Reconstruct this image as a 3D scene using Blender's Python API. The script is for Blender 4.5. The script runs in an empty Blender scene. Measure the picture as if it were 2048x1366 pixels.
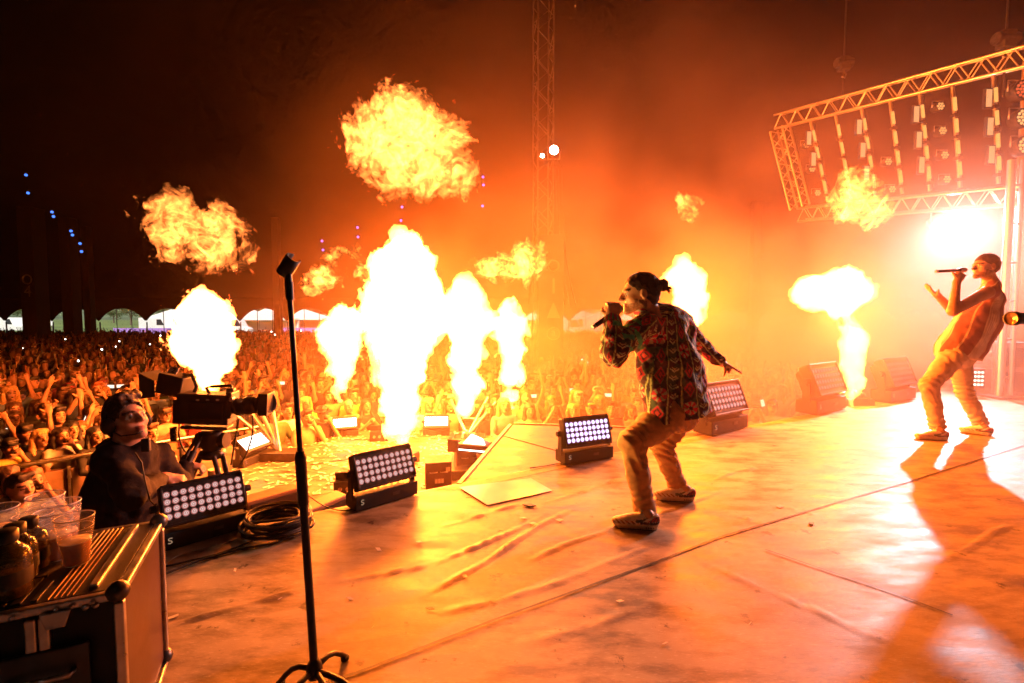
import bpy, bmesh, math, random
import numpy as np
from mathutils import Vector, Matrix, Euler
random.seed(7); np.random.seed(7)
scene = bpy.context.scene
C = scene.collection
# ------------------------------------------------------------------ camera
CAMH = 1.2
FPX = 968.0                                   # focal length in pixels of the 2048 px wide photograph
PITCH = math.atan(53.0 / FPX)
cam_data = bpy.data.cameras.new('camera'); cam = bpy.data.objects.new('camera', cam_data); C.objects.link(cam)
cam_data.sensor_width = 36.0; cam_data.lens = FPX / 2048.0 * 36.0
cam_data.clip_start = 0.02; cam_data.clip_end = 3000
cam.location = (0, 0, CAMH); cam.rotation_euler = (math.pi / 2 - PITCH, 0, 0)
scene.camera = cam
# ------------------------------------------------------------------ sky, sun, exposure
SUN_EL, SUN_ROT = math.radians(44), math.radians(155)
world = bpy.data.worlds.new('World'); scene.world = world; world.use_nodes = True
wn = world.node_tree.nodes; wl = world.node_tree.links; wn.clear()
sky = wn.new('ShaderNodeTexSky'); sky.sky_type = 'NISHITA'; sky.sun_disc = False
sky.sun_elevation = SUN_EL; sky.sun_rotation = SUN_ROT; sky.air_density = 1.2; sky.dust_density = 6.0; sky.ozone_density = 0.6
bg = wn.new('ShaderNodeBackground'); bg.inputs['Strength'].default_value = 0.10
wo = wn.new('ShaderNodeOutputWorld'); wl.new(sky.outputs[0], bg.inputs[0]); wl.new(bg.outputs[0], wo.inputs[0])
sun_d = bpy.data.lights.new('sun', 'SUN'); sun_d.energy = 4.5; sun_d.angle = math.radians(8); sun_d.color = (1, .95, .88)
sun = bpy.data.objects.new('sun', sun_d); C.objects.link(sun); sun.location = (0, 60, 60)
sdir = Vector((math.sin(SUN_ROT) * math.cos(SUN_EL), math.cos(SUN_ROT) * math.cos(SUN_EL), math.sin(SUN_EL)))
sun.rotation_euler = sdir.to_track_quat('Z', 'Y').to_euler()
vs = scene.view_settings; vs.view_transform = 'Standard'; vs.look = 'None'; vs.exposure = 0.0; vs.gamma = 1.0; vs.use_curve_mapping = False
cy = scene.cycles
cy.use_denoising = True; cy.denoiser = 'OPENIMAGEDENOISE'
cy.max_bounces = 5; cy.diffuse_bounces = 2; cy.glossy_bounces = 2; cy.transmission_bounces = 5; cy.transparent_max_bounces = 8; cy.volume_bounces = 1
cy.sample_clamp_indirect = 3.0; cy.sample_clamp_direct = 0; cy.use_light_tree = True
cy.caustics_reflective = False; cy.caustics_refractive = False
cy.use_adaptive_sampling = True; cy.adaptive_threshold = 0.04; cy.adaptive_min_samples = 12
cy.volume_max_steps = 128; cy.time_limit = 600
# ------------------------------------------------------------------ photograph geometry helpers
GROUND = -1.95      # festival ground below the stage deck (stage deck is z = 0)
DECK = -0.8         # lower thrust deck
EDGE_K, EDGE_0 = 0.61, 3.61          # main stage front edge: y = EDGE_0 + EDGE_K * x
_f = Vector((0, math.cos(PITCH), -math.sin(PITCH))); _u = Vector((0, math.sin(PITCH), math.cos(PITCH))); _r = Vector((1, 0, 0))
def ray(px, py): return _f + _r * ((px - 1024) / FPX) + _u * ((683 - py) / FPX)
def P(px, py, y):
    r = ray(px, py); return Vector((0, 0, CAMH)) + r * (y / r.y)
def FL(px, py, z=0.0):
    r = ray(px, py); return Vector((0, 0, CAMH)) + r * ((z - CAMH) / r.z)
# ------------------------------------------------------------------ objects and tags
def tag(o, label=None, cat=None, group=None, kind=None):
    if label: o['label'] = label
    if cat: o['category'] = cat
    if group: o['group'] = group
    if kind: o['kind'] = kind
    return o
def empty(name, loc=(0, 0, 0), rz=0.0, label=None, cat=None, group=None):
    o = bpy.data.objects.new(name, None); C.objects.link(o); o.location = loc; o.rotation_euler = (0, 0, rz); o.empty_display_size = .1
    return tag(o, label, cat, group)
def link(name, me, parent=None, loc=None, rot=None):
    o = bpy.data.objects.new(name, me); C.objects.link(o)
    if parent is not None: o.parent = parent
    if loc is not None: o.location = loc
    if rot is not None: o.rotation_euler = rot
    return o
def copy_tree(o, parent=None):
    c = o.copy(); C.objects.link(c)
    if parent is not None: c.parent = parent
    for ch in list(o.children): copy_tree(ch, c)
    return c
def rot_to(d):
    return Vector(d).to_track_quat('Z', 'Y').to_matrix()
class MB:
    """collects boxes, tubes, lathes and prisms, then links them as one mesh object"""
    def __init__(s): s.v = []; s.f = []; s.m = []; s.s = []
    def add(s, vs_, fs, m=0, smooth=False):
        b = len(s.v); s.v += [tuple(v) for v in vs_]
        for f in fs: s.f.append(tuple(i + b for i in f)); s.m.append(m); s.s.append(smooth)
        return s
    def box(s, c, size, R=None, m=0, taper=1.0):
        c = Vector(c); x, y, z = [k / 2 for k in size]; R = R if R is not None else Matrix.Identity(3)
        vv = []
        for dz, t in ((-z, 1), (z, taper)):
            for dx, dy in ((-x, -y), (x, -y), (x, y), (-x, y)): vv.append(c + R @ Vector((dx * t, dy * t, dz)))
        return s.add(vv, [(3, 2, 1, 0), (4, 5, 6, 7), (0, 1, 5, 4), (1, 2, 6, 5), (2, 3, 7, 6), (3, 0, 4, 7)], m)
    def cyl(s, a, b, r0, r1=None, n=12, m=0, smooth=True, caps=True):
        a = Vector(a); b = Vector(b); r1 = r0 if r1 is None else r1; R = rot_to(b - a)
        vv = []
        for p, r in ((a, r0), (b, r1)):
            for i in range(n):
                t = 2 * math.pi * i / n; vv.append(p + R @ Vector((r * math.cos(t), r * math.sin(t), 0)))
        s.add(vv, [(i, (i + 1) % n, n + (i + 1) % n, n + i) for i in range(n)], m, smooth)
        if caps: s.add(vv, [tuple(range(n - 1, -1, -1)), tuple(range(n, 2 * n))], m, False)
        return s
    def path(s, pts, r, n=8, m=0, closed=False):
        pts = [Vector(p) for p in pts]; k = len(pts); rr = r if isinstance(r, (list, tuple)) else [r] * k
        vv = []; up = Vector((0, 0, 1)); prev = None
        for i, p in enumerate(pts):
            t = (pts[(i + 1) % k] - pts[i - 1]) if closed else (pts[min(i + 1, k - 1)] - pts[max(i - 1, 0)])
            t = t.normalized() if t.length > 1e-9 else Vector((0, 0, 1))
            if prev is None: a = t.orthogonal().normalized()
            else:
                a = prev - t * prev.dot(t); a = a.normalized() if a.length > 1e-6 else t.orthogonal().normalized()
            prev = a; b = t.cross(a)
            for j in range(n):
                th = 2 * math.pi * j / n; vv.append(p + (a * math.cos(th) + b * math.sin(th)) * rr[i])
        fs = []
        for i in range(k if closed else k - 1):
            i2 = (i + 1) % k
            for j in range(n): fs.append((i * n + j, i * n + (j + 1) % n, i2 * n + (j + 1) % n, i2 * n + j))
        if not closed: fs += [tuple(range(n - 1, -1, -1)), tuple(range((k - 1) * n, k * n))]
        return s.add(vv, fs, m, True)
    def lathe(s, prof, n=24, o=(0, 0, 0), R=None, m=0, closed=False):
        o = Vector(o); R = R if R is not None else Matrix.Identity(3); vv = []; k = len(prof)
        for r, z in prof:
            for i in range(n):
                t = 2 * math.pi * i / n; vv.append(o + R @ Vector((max(r, 1e-5) * math.cos(t), max(r, 1e-5) * math.sin(t), z)))
        fs = [(a * n + i, a * n + (i + 1) % n, ((a + 1) % k) * n + (i + 1) % n, ((a + 1) % k) * n + i) for a in range(k if closed else k - 1) for i in range(n)]
        return s.add(vv, fs, m, True)
    def prism(s, poly, h, o=(0, 0, 0), R=None, m=0):
        o = Vector(o); R = R if R is not None else Matrix.Identity(3); k = len(poly)
        vv = [o + R @ Vector((x, y, -h / 2)) for x, y in poly] + [o + R @ Vector((x, y, h / 2)) for x, y in poly]
        return s.add(vv, [tuple(range(k - 1, -1, -1)), tuple(range(k, 2 * k))] + [(i, (i + 1) % k, k + (i + 1) % k, k + i) for i in range(k)], m)
    def mesh(s, name, mats):
        me = bpy.data.meshes.new(name); me.from_pydata(s.v, [], s.f)
        for mt in (mats if isinstance(mats, (list, tuple)) else [mats]): me.materials.append(mt)
        me.polygons.foreach_set('material_index', s.m); me.polygons.foreach_set('use_smooth', s.s)
        me.update(); return me
    def build(s, name, mats, parent=None, off=None, bevel=0, loc=None, rot=None):
        if off is not None: s.v = [(a - off[0], b - off[1], c - off[2]) for a, b, c in s.v]
        o = link(name, s.mesh(name, mats), parent, loc, rot)
        if bevel:
            md = o.modifiers.new('bevel', 'BEVEL'); md.width = bevel; md.segments = 2; md.limit_method = 'ANGLE'; md.angle_limit = math.radians(50)
        return o
# ------------------------------------------------------------------ noise
def _hash(ix, iy, iz, seed):
    h = (ix.astype(np.int64) * 73856093) ^ (iy.astype(np.int64) * 19349663) ^ (iz.astype(np.int64) * 83492791) ^ (seed * 2654435761)
    h = (h ^ (h >> 13)) * 1274126177 & 0xffffffff; h = (h ^ (h >> 16)) & 0xffff
    return h.astype(np.float32) / 32767.5 - 1.0
def vnoise(p, seed=0):
    i = np.floor(p).astype(np.int64); f = (p - i).astype(np.float32); f = f * f * (3 - 2 * f)
    out = 0
    for dx in (0, 1):
        wx = f[..., 0] if dx else 1 - f[..., 0]
        for dy in (0, 1):
            wy = f[..., 1] if dy else 1 - f[..., 1]
            for dz in (0, 1):
                wz = f[..., 2] if dz else 1 - f[..., 2]
                out = out + _hash(i[..., 0] + dx, i[..., 1] + dy, i[..., 2] + dz, seed) * wx * wy * wz
    return out
def fbm(p, oct=4, seed=0, gain=.5, lac=2.03):
    a = 1.0; out = 0; p = np.asarray(p, np.float32)
    for k in range(oct): out = out + a * vnoise(p, seed + k * 17); a *= gain; p = p * lac
    return out
# ------------------------------------------------------------------ signed distance modelling
class SDF:
    """smooth union of tapered limbs and ellipsoids on a grid, turned into a mesh by surface nets"""
    def __init__(s, lo, hi, h):
        s.lo = np.array(lo, np.float32); s.h = h; s.n = np.ceil((np.array(hi) - np.array(lo)) / h).astype(int) + 1
        s.d = np.full(s.n, 9.0, np.float32); s.best = np.full(s.n, 9.0, np.float32); s.id = np.zeros(s.n, np.int8)
    def block(s, lo, hi):
        a = np.maximum(np.floor((np.array(lo) - s.lo) / s.h).astype(int), 0); b = np.minimum(np.ceil((np.array(hi) - s.lo) / s.h).astype(int) + 1, s.n)
        if (b <= a).any(): return None, None
        sl = tuple(slice(i, j) for i, j in zip(a, b))
        ax = [s.lo[k] + s.h * np.arange(a[k], b[k], dtype=np.float32) for k in range(3)]
        return sl, np.stack(np.meshgrid(*ax, indexing='ij'), -1)
    def put(s, sl, q, k, idn):
        d = s.d[sl]
        if k > 0:
            hh = np.clip(.5 + .5 * (d - q) / k, 0, 1); s.d[sl] = d * (1 - hh) + q * hh - k * hh * (1 - hh)
        else: s.d[sl] = np.minimum(d, q)
        m = q < s.best[sl]; s.best[sl] = np.where(m, q, s.best[sl]); s.id[sl] = np.where(m, idn, s.id[sl])
    def cap(s, a, b, ra, rb=None, k=.02, id=0, flat=None):
        rb = ra if rb is None else rb; a = np.array(a, np.float32); b = np.array(b, np.float32); mg = max(ra, rb) + k + 3 * s.h + .03
        sl, G = s.block(np.minimum(a, b) - mg, np.maximum(a, b) + mg)
        if sl is None: return s
        ab = b - a; L = max(float(ab @ ab), 1e-9); t = np.clip(((G - a) @ ab) / L, 0, 1)
        q = np.linalg.norm(G - a - t[..., None] * ab, axis=-1) - (ra + (rb - ra) * t)
        s.put(sl, q, k, id); return s
    def chain(s, pts, rs, k=.02, id=0):
        for i in range(len(pts) - 1): s.cap(pts[i], pts[i + 1], rs[i], rs[i + 1], k, id)
        return s
    def _ell(s, c, r, R, mgx):
        c = np.array(c, np.float32); r = np.array(r, np.float32); mg = r.max() + mgx
        sl, G = s.block(c - mg, c + mg)
        if sl is None: return None, None
        q = G - c
        if R is not None: q = q @ np.array(R, np.float32)
        k0 = np.linalg.norm(q / r, axis=-1); k1 = np.linalg.norm(q / (r * r), axis=-1)
        return sl, np.where(k0 < 1e-3, -r.min(), k0 * (k0 - 1) / np.maximum(k1, 1e-6))
    def ell(s, c, r, R=None, k=.02, id=0):
        sl, q = s._ell(c, r, R, k + 3 * s.h + .03)
        if sl is not None: s.put(sl, q, k, id)
        return s
    def box(s, c, r, R=None, rad=.01, k=.01, id=0):
        c = np.array(c, np.float32); r = np.array(r, np.float32); mg = float(np.linalg.norm(r)) + k + 3 * s.h + .03
        sl, G = s.block(c - mg, c + mg)
        if sl is None: return s
        q = G - c
        if R is not None: q = q @ np.array(R, np.float32)
        q = np.abs(q) - (r - rad); dd = np.linalg.norm(np.maximum(q, 0), axis=-1) + np.minimum(q.max(-1), 0) - rad
        s.put(sl, dd, k, id); return s
    def cut(s, c, r, R=None, k=.01):
        sl, q = s._ell(c, r, R, k + 3 * s.h + .02)
        if sl is None: return s
        d = s.d[sl]; hh = np.clip(.5 - .5 * (d + q) / k, 0, 1); s.d[sl] = d * (1 - hh) - q * hh + k * hh * (1 - hh); return s
    def plane_cut(s, c, n):
        sl, G = s.block(s.lo, s.lo + s.h * s.n); s.d = np.maximum(s.d, (G - np.array(c, np.float32)) @ np.array(n, np.float32)); return s
    def noise(s, amp, freq, oct=3, seed=0, stretch=(1, 1, 1), band=None):
        band = band or amp * 3 + 3 * s.h; idx = np.argwhere(np.abs(s.d) < band)
        if not len(idx): return s
        p = s.lo + idx * s.h; nz = fbm(p * np.array(stretch) * freq, oct, seed)
        s.d[idx[:, 0], idx[:, 1], idx[:, 2]] += amp * nz; return s
    def nets(s):
        d = s.d; ins = d < 0; n = np.array(d.shape) - 1
        cnt = np.zeros(n, np.int8); 
        for o in np.ndindex(2, 2, 2): cnt += ins[o[0]:o[0] + n[0], o[1]:o[1] + n[1], o[2]:o[2] + n[2]]
        act = (cnt > 0) & (cnt < 8); ci = np.argwhere(act)
        idx = np.full(n, -1, np.int64); idx[act] = np.arange(len(ci))
        acc = np.zeros((len(ci), 3)); num = np.zeros(len(ci))
        cs = [(a, b) for a in np.ndindex(2, 2, 2) for b in np.ndindex(2, 2, 2) if sum(b) - sum(a) == 1 and all(y >= x for x, y in zip(a, b))]
        for a, b in cs:
            da = d[tuple((ci + a).T)]; db = d[tuple((ci + b).T)]; m = (da < 0) != (db < 0)
            t = np.where(m, da / np.where(m, da - db, 1), 0)
            acc += np.where(m[:, None], np.array(a) + t[:, None] * (np.array(b) - np.array(a)), 0); num += m
        V = s.lo + (ci + acc / num[:, None]) * s.h
        F = []
        for ax in range(3):
            u, w = (ax + 1) % 3, (ax + 2) % 3
            sa = [slice(None)] * 3; sb = [slice(None)] * 3; sa[ax] = slice(0, -1); sb[ax] = slice(1, None)
            A = ins[tuple(sa)]; B = ins[tuple(sb)]
            e = np.argwhere(A != B); e = e[(e[:, u] > 0) & (e[:, w] > 0) & (e[:, u] < n[u]) & (e[:, w] < n[w])]
            if not len(e): continue
            flip = ~A[tuple(e.T)]
            def cell(du, dw):
                q = e.copy(); q[:, u] -= du; q[:, w] -= dw; return idx[tuple(q.T)]
            q = np.stack([cell(1, 1), cell(0, 1), cell(0, 0), cell(1, 0)], 1); q[flip] = q[flip][:, ::-1]; F.append(q)
        F = np.concatenate(F) if F else np.zeros((0, 4), np.int64)
        vid = s.id[tuple(np.clip(np.round((V - s.lo) / s.h).astype(int), 0, np.array(d.shape) - 1).T)]
        return V.astype(np.float32), F, vid
def relax(V, F, it=1, w=.5):
    for _ in range(it):
        acc = np.zeros_like(V); c = np.zeros(len(V), np.float32)
        for a in range(4):
            b = (a + 1) % 4; np.add.at(acc, F[:, a], V[F[:, b]]); np.add.at(acc, F[:, b], V[F[:, a]]); np.add.at(c, F[:, a], 1); np.add.at(c, F[:, b], 1)
        V = V * (1 - w) + w * acc / np.maximum(c, 1)[:, None]
    return V
def qmesh(name, V, F, mats, mi=None, col=None, smooth=True):
    me = bpy.data.meshes.new(name); V = np.asarray(V, np.float32); F = np.asarray(F, np.int32); k = F.shape[1]
    me.vertices.add(len(V)); me.vertices.foreach_set('co', V.ravel()); me.loops.add(F.size); me.loops.foreach_set('vertex_index', F.ravel())
    me.polygons.add(len(F)); me.polygons.foreach_set('loop_start', np.arange(0, F.size, k, dtype=np.int32)); me.polygons.foreach_set('loop_total', np.full(len(F), k, np.int32))
    for mt in (mats if isinstance(mats, (list, tuple)) else [mats]): me.materials.append(mt)
    if mi is not None: me.polygons.foreach_set('material_index', np.asarray(mi, np.int32))
    me.polygons.foreach_set('use_smooth', np.full(len(F), smooth)); me.update(calc_edges=True)
    if col is not None:
        a = me.color_attributes.new('Col', 'FLOAT_COLOR', 'POINT'); cc = np.ones((len(V), 4), np.float32); cc[:, :3] = col; a.data.foreach_set('color', cc.ravel())
    me.validate(); return me
# ------------------------------------------------------------------ materials
def new_mat(name):
    m = bpy.data.materials.new(name); m.use_nodes = True; nt = m.node_tree; return m, nt.nodes, nt.links, nt.nodes['Principled BSDF']
def pmat(name, col, rough=.5, metal=0.0, var=.25, scale=8.0, bump=0.0, bscale=60.0, spec=.5, coat=0.0, objcol=False, vcol=False, dirt=None):
    """plain surface with noisy colour, gloss and relief; objcol takes the object's own colour, vcol the mesh colour"""
    m, N, L, b = new_mat(name)
    b.inputs['Metallic'].default_value = metal; b.inputs['Specular IOR Level'].default_value = spec; b.inputs['Coat Weight'].default_value = coat
    tc = N.new('ShaderNodeTexCoord'); nz = N.new('ShaderNodeTexNoise'); nz.inputs['Scale'].default_value = scale; nz.inputs['Detail'].default_value = 5
    L.new(tc.outputs['Object'], nz.inputs['Vector'])
    mr = N.new('ShaderNodeMapRange'); mr.inputs[1].default_value = .3; mr.inputs[2].default_value = .7; mr.inputs[3].default_value = 1 - var; mr.inputs[4].default_value = 1 + var
    L.new(nz.outputs[0], mr.inputs[0])
    mx = N.new('ShaderNodeMix'); mx.data_type = 'RGBA'; mx.blend_type = 'MULTIPLY'; mx.inputs[0].default_value = 1
    if objcol: oi = N.new('ShaderNodeObjectInfo'); L.new(oi.outputs['Color'], mx.inputs[6])
    elif vcol: va = N.new('ShaderNodeVertexColor'); va.layer_name = 'Col'; L.new(va.outputs[0], mx.inputs[6])
    else: mx.inputs[6].default_value = (*col, 1)
    L.new(mr.outputs[0], mx.inputs[7]); L.new(mx.outputs[2], b.inputs['Base Color'])
    r2 = N.new('ShaderNodeMapRange'); r2.inputs[3].default_value = max(rough - .12, .02); r2.inputs[4].default_value = min(rough + .12, 1); L.new(nz.outputs[0], r2.inputs[0]); L.new(r2.outputs[0], b.inputs['Roughness'])
    if bump:
        n2 = N.new('ShaderNodeTexNoise'); n2.inputs['Scale'].default_value = bscale; n2.inputs['Detail'].default_value = 3; L.new(tc.outputs['Object'], n2.inputs['Vector'])
        bp = N.new('ShaderNodeBump'); bp.inputs['Strength'].default_value = bump; bp.inputs['Distance'].default_value = .01; L.new(n2.outputs[0], bp.inputs['Height']); L.new(bp.outputs[0], b.inputs['Normal'])
    return m
def emat(name, col, strength):
    m, N, L, b = new_mat(name); N.remove(b); e = N.new('ShaderNodeEmission'); e.inputs[0].default_value = (*col, 1); e.inputs[1].default_value = strength
    L.new(e.outputs[0], N['Material Output'].inputs['Surface']); m.cycles.emission_sampling = 'NONE'; return m
M = {}
M['black_metal'] = pmat('black_powder_coat', (.018, .017, .018), .42, .0, .3, 14, .15, 220)
M['black_plastic'] = pmat('black_plastic', (.015, .015, .016), .5, 0, .3, 10)
M['aluminium'] = pmat('worn_aluminium', (.62, .6, .57), .32, 1.0, .2, 20, .08, 120)
M['steel'] = pmat('galvanised_steel', (.5, .49, .47), .38, .9, .25, 12)
M['dark_steel'] = pmat('dark_steel', (.09, .085, .08), .4, .7, .3, 12)
M['rubber'] = pmat('cable_rubber', (.012, .012, .012), .55, 0, .2, 30)
M['white_print'] = pmat('white_print', (.75, .74, .7), .6, 0, .08, 30)
M['truss'] = pmat('truss_tube', (.66, .65, .62), .35, .9, .15, 10)
# ------------------------------------------------------------------ surfaces of the setting
def floor_mat(name, base, rough, scuff):
    m, N, L, b = new_mat(name)
    tc = N.new('ShaderNodeTexCoord')
    def noise(scale, det=6, stretch=None):
        n = N.new('ShaderNodeTexNoise'); n.inputs['Scale'].default_value = scale; n.inputs['Detail'].default_value = det; n.inputs['Roughness'].default_value = .65
        if stretch:
            mp = N.new('ShaderNodeMapping'); mp.inputs['Scale'].default_value = stretch; mp.inputs['Rotation'].default_value = (0, 0, -.55); L.new(tc.outputs['Object'], mp.inputs[0]); L.new(mp.outputs[0], n.inputs['Vector'])
        else: L.new(tc.outputs['Object'], n.inputs['Vector'])
        return n
    def ramp(src, a, c, ca, cc):
        r = N.new('ShaderNodeValToRGB'); r.color_ramp.elements[0].position = a; r.color_ramp.elements[1].position = c
        r.color_ramp.elements[0].color = (*ca, 1); r.color_ramp.elements[1].color = (*cc, 1); L.new(src, r.inputs[0]); return r
    big = noise(.9, 5); med = noise(3.4, 8, (1, 2.6, 1)); fine = noise(34, 6, (1, 4, 1))
    c0 = ramp(big.outputs[0], .32, .7, [k * .6 for k in base], [k * 1.3 for k in base])
    dk = ramp(med.outputs[0], .38, .56, (.28, .24, .2), (1, 1, 1))
    mx = N.new('ShaderNodeMix'); mx.data_type = 'RGBA'; mx.blend_type = 'MULTIPLY'; mx.inputs[0].default_value = .85; L.new(c0.outputs[0], mx.inputs[6]); L.new(dk.outputs[0], mx.inputs[7])
    sc = ramp(fine.outputs[0], .57, .70, (0, 0, 0), (scuff, scuff, scuff))
    ad = N.new('ShaderNodeMix'); ad.data_type = 'RGBA'; ad.blend_type = 'ADD'; ad.inputs[0].default_value = 1; L.new(mx.outputs[2], ad.inputs[6]); L.new(sc.outputs[0], ad.inputs[7])
    sp = noise(9, 9); spr = ramp(sp.outputs[0], .33, .38, (.2, .17, .15), (1, 1, 1))
    m3 = N.new('ShaderNodeMix'); m3.data_type = 'RGBA'; m3.blend_type = 'MULTIPLY'; m3.inputs[0].default_value = 1; L.new(ad.outputs[2], m3.inputs[6]); L.new(spr.outputs[0], m3.inputs[7])
    L.new(m3.outputs[2], b.inputs['Base Color'])
    rr = N.new('ShaderNodeMapRange'); rr.inputs[1].default_value = .3; rr.inputs[2].default_value = .7; rr.inputs[3].default_value = rough - .12; rr.inputs[4].default_value = rough + .2; L.new(med.outputs[0], rr.inputs[0]); L.new(rr.outputs[0], b.inputs['Roughness'])
    bp = N.new('ShaderNodeBump'); bp.inputs['Strength'].default_value = .25; bp.inputs['Distance'].default_value = .004; L.new(fine.outputs[0], bp.inputs['Height']); L.new(bp.outputs[0], b.inputs['Normal'])
    b.inputs['Specular IOR Level'].default_value = .5
    return m
M['stage'] = floor_mat('worn_stage_vinyl', (.42, .34, .22), .48, .15)
M['deck'] = floor_mat('worn_deck_ply', (.24, .17, .11), .45, .06)
M['ground'] = pmat('trampled_ground', (.05, .042, .03), .9, 0, .4, 2, .5, 12)
M['grass'] = pmat('field_grass', (.11, .16, .035), .9, 0, .45, .08)
M['hill'] = pmat('far_hill', (.1, .14, .07), .95, 0, .5, .03)
M['skirt'] = pmat('black_stage_skirt', (.02, .018, .017), .85, 0, .3, 6, .3, 40)
M['tent'] = pmat('dark_tent_fabric', (.0045, .004, .004), .9, 0, .25, .6, .2, 3)
# ------------------------------------------------------------------ ground and field
gm = MB(); gm.add([(-400, -60, GROUND), (400, -60, GROUND), (400, 900, GROUND), (-400, 900, GROUND)], [(0, 1, 2, 3)])
tag(gm.build('ground', M['ground']), kind='structure')
fm = MB(); fm.add([(-300, 51, GROUND + .02), (300, 51, GROUND + .02), (300, 400, GROUND + .02), (-300, 400, GROUND + .02)], [(0, 1, 2, 3)])
tag(fm.build('field', M['grass']), kind='structure')
n = 120; hv = []; hf = []
for i in range(n + 1):
    x = -420 + 840 * i / n
    h = 4.0 + 3.2 * math.sin(i * .11) + 1.7 * math.sin(i * .31 + 1) + .5 * math.sin(i * .9)
    hv += [(x, 300, GROUND), (x, 360, GROUND + h * .55), (x, 430, GROUND + h + 2.5), (x, 520, GROUND)]
for i in range(n):
    for k in range(3): hf.append((i * 4 + k, i * 4 + 4 + k, i * 4 + 5 + k, i * 4 + 1 + k))
hm = MB(); hm.add(hv, hf, 0, True); tag(hm.build('hill', M['hill']), kind='structure')
# ------------------------------------------------------------------ main stage deck, with the vinyl's wrinkles as relief
ET = Vector((1, EDGE_K, 0)).normalized(); EN = Vector((EDGE_K, -1, 0)).normalized(); E0 = Vector((0, EDGE_0, 0))
def stage_xy(s, q): return E0 + ET * s + EN * q
def seg_dist(X, Y, a, b):
    ab = np.array([b.x - a.x, b.y - a.y]); L = max((ab ** 2).sum(), 1e-9); t = np.clip(((X - a.x) * ab[0] + (Y - a.y) * ab[1]) / L, 0, 1)
    return np.hypot(X - a.x - t * ab[0], Y - a.y - t * ab[1])
sl = np.concatenate([np.arange(-9, -3.2, .4), np.arange(-3.2, 6.2, .022), np.arange(6.2, 14, .4)])
ql = np.concatenate([np.arange(0, 3.0, .018), np.arange(3.0, 9, .4)])
S_, Q_ = np.meshgrid(sl, ql, indexing='ij')
SX = ET.x * S_ + EN.x * Q_ + E0.x; SY = ET.y * S_ + EN.y * Q_ + E0.y; SZ = np.zeros_like(SX)
wrinkles = [([(640, 1165), (740, 1152), (860, 1130), (960, 1090), (1060, 1045), (1100, 1020)], .011, .020), ([(840, 1195), (940, 1140), (1010, 1095), (1080, 1050), (1150, 1012)], .013, .022),
    ([(880, 1050), (980, 1025), (1060, 1005)], .009, .018), ([(1075, 1010), (1160, 985), (1240, 955), (1300, 935)], .011, .02), ([(1040, 1125), (1130, 1090), (1230, 1052), (1300, 1030), (1400, 1000), (1450, 982)], .013, .02),
    ([(850, 1235), (1000, 1200), (1150, 1150), (1300, 1092)], .006, .035), ([(1420, 965), (1470, 945), (1540, 932)], .009, .018), ([(1460, 1028), (1510, 1040), (1550, 1052)], .007, .014), ([(1540, 1025), (1585, 1040)], .006, .012), ([(1560, 1013), (1625, 1030)], .007, .013),
    ([(1465, 1055), (1510, 1068)], .006, .012), ([(300, 1255), (420, 1225), (560, 1190), (640, 1165)], .009, .024), ([(420, 1130), (520, 1110), (640, 1080)], .005, .02), ([(1400, 1120), (1560, 1190), (1680, 1240), (1800, 1290)], .006, .03), ([(1250, 1110), (1340, 1080), (1420, 1050)], .005, .03),
    ([(1880, 1115), (1960, 1080), (2048, 1045)], .008, .025), ([(1020, 1300), (1200, 1250), (1330, 1200)], .004, .05)]
wx = .03 * fbm(np.stack([SX * 2.2, SY * 2.2, SZ], -1), 2, 5); wy = .03 * fbm(np.stack([SX * 2.2, SY * 2.2, SZ + 9], -1), 2, 6)
for pts, hgt, wid in wrinkles:
    pp = [FL(*p) for p in pts]; d = np.full(SX.shape, 9.0); tt = np.zeros(SX.shape); k = len(pp) - 1
    for i, (a, b) in enumerate(zip(pp[:-1], pp[1:])):
        ab = b - a; X, Y = SX + wx * .7, SY + wy * .7; t = np.clip(((X - a.x) * ab.x + (Y - a.y) * ab.y) / max(ab.x ** 2 + ab.y ** 2, 1e-9), 0, 1); e = np.hypot(X - a.x - t * ab.x, Y - a.y - t * ab.y)
        tt = np.where(e < d, (i + t) / k, tt); d = np.minimum(d, e)
    hv_ = np.sin(np.pi * np.clip(tt, .001, .999)) ** .7 * (.75 + .35 * np.sin(tt * 17 + hgt * 900)); SZ += hgt * 1.4 * hv_ * np.exp(-(d / (wid * (.36 + .12 * np.sin(tt * 11)))) ** 2)
SZ += .0022 * fbm(np.stack([SX * 1.6, SY * 1.6, SX * 0], -1), 3, 3)
ns, nq = S_.shape; idx = np.arange(ns * nq).reshape(ns, nq)
quads = np.stack([idx[:-1, 1:].ravel(), idx[1:, 1:].ravel(), idx[1:, :-1].ravel(), idx[:-1, :-1].ravel()], 1)
stage = link('stage', qmesh('stage', np.stack([SX.ravel(), SY.ravel(), SZ.ravel()], 1), quads, M['stage'])); tag(stage, kind='structure')
def tag_struct(o): return tag(o, kind='structure')
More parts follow.
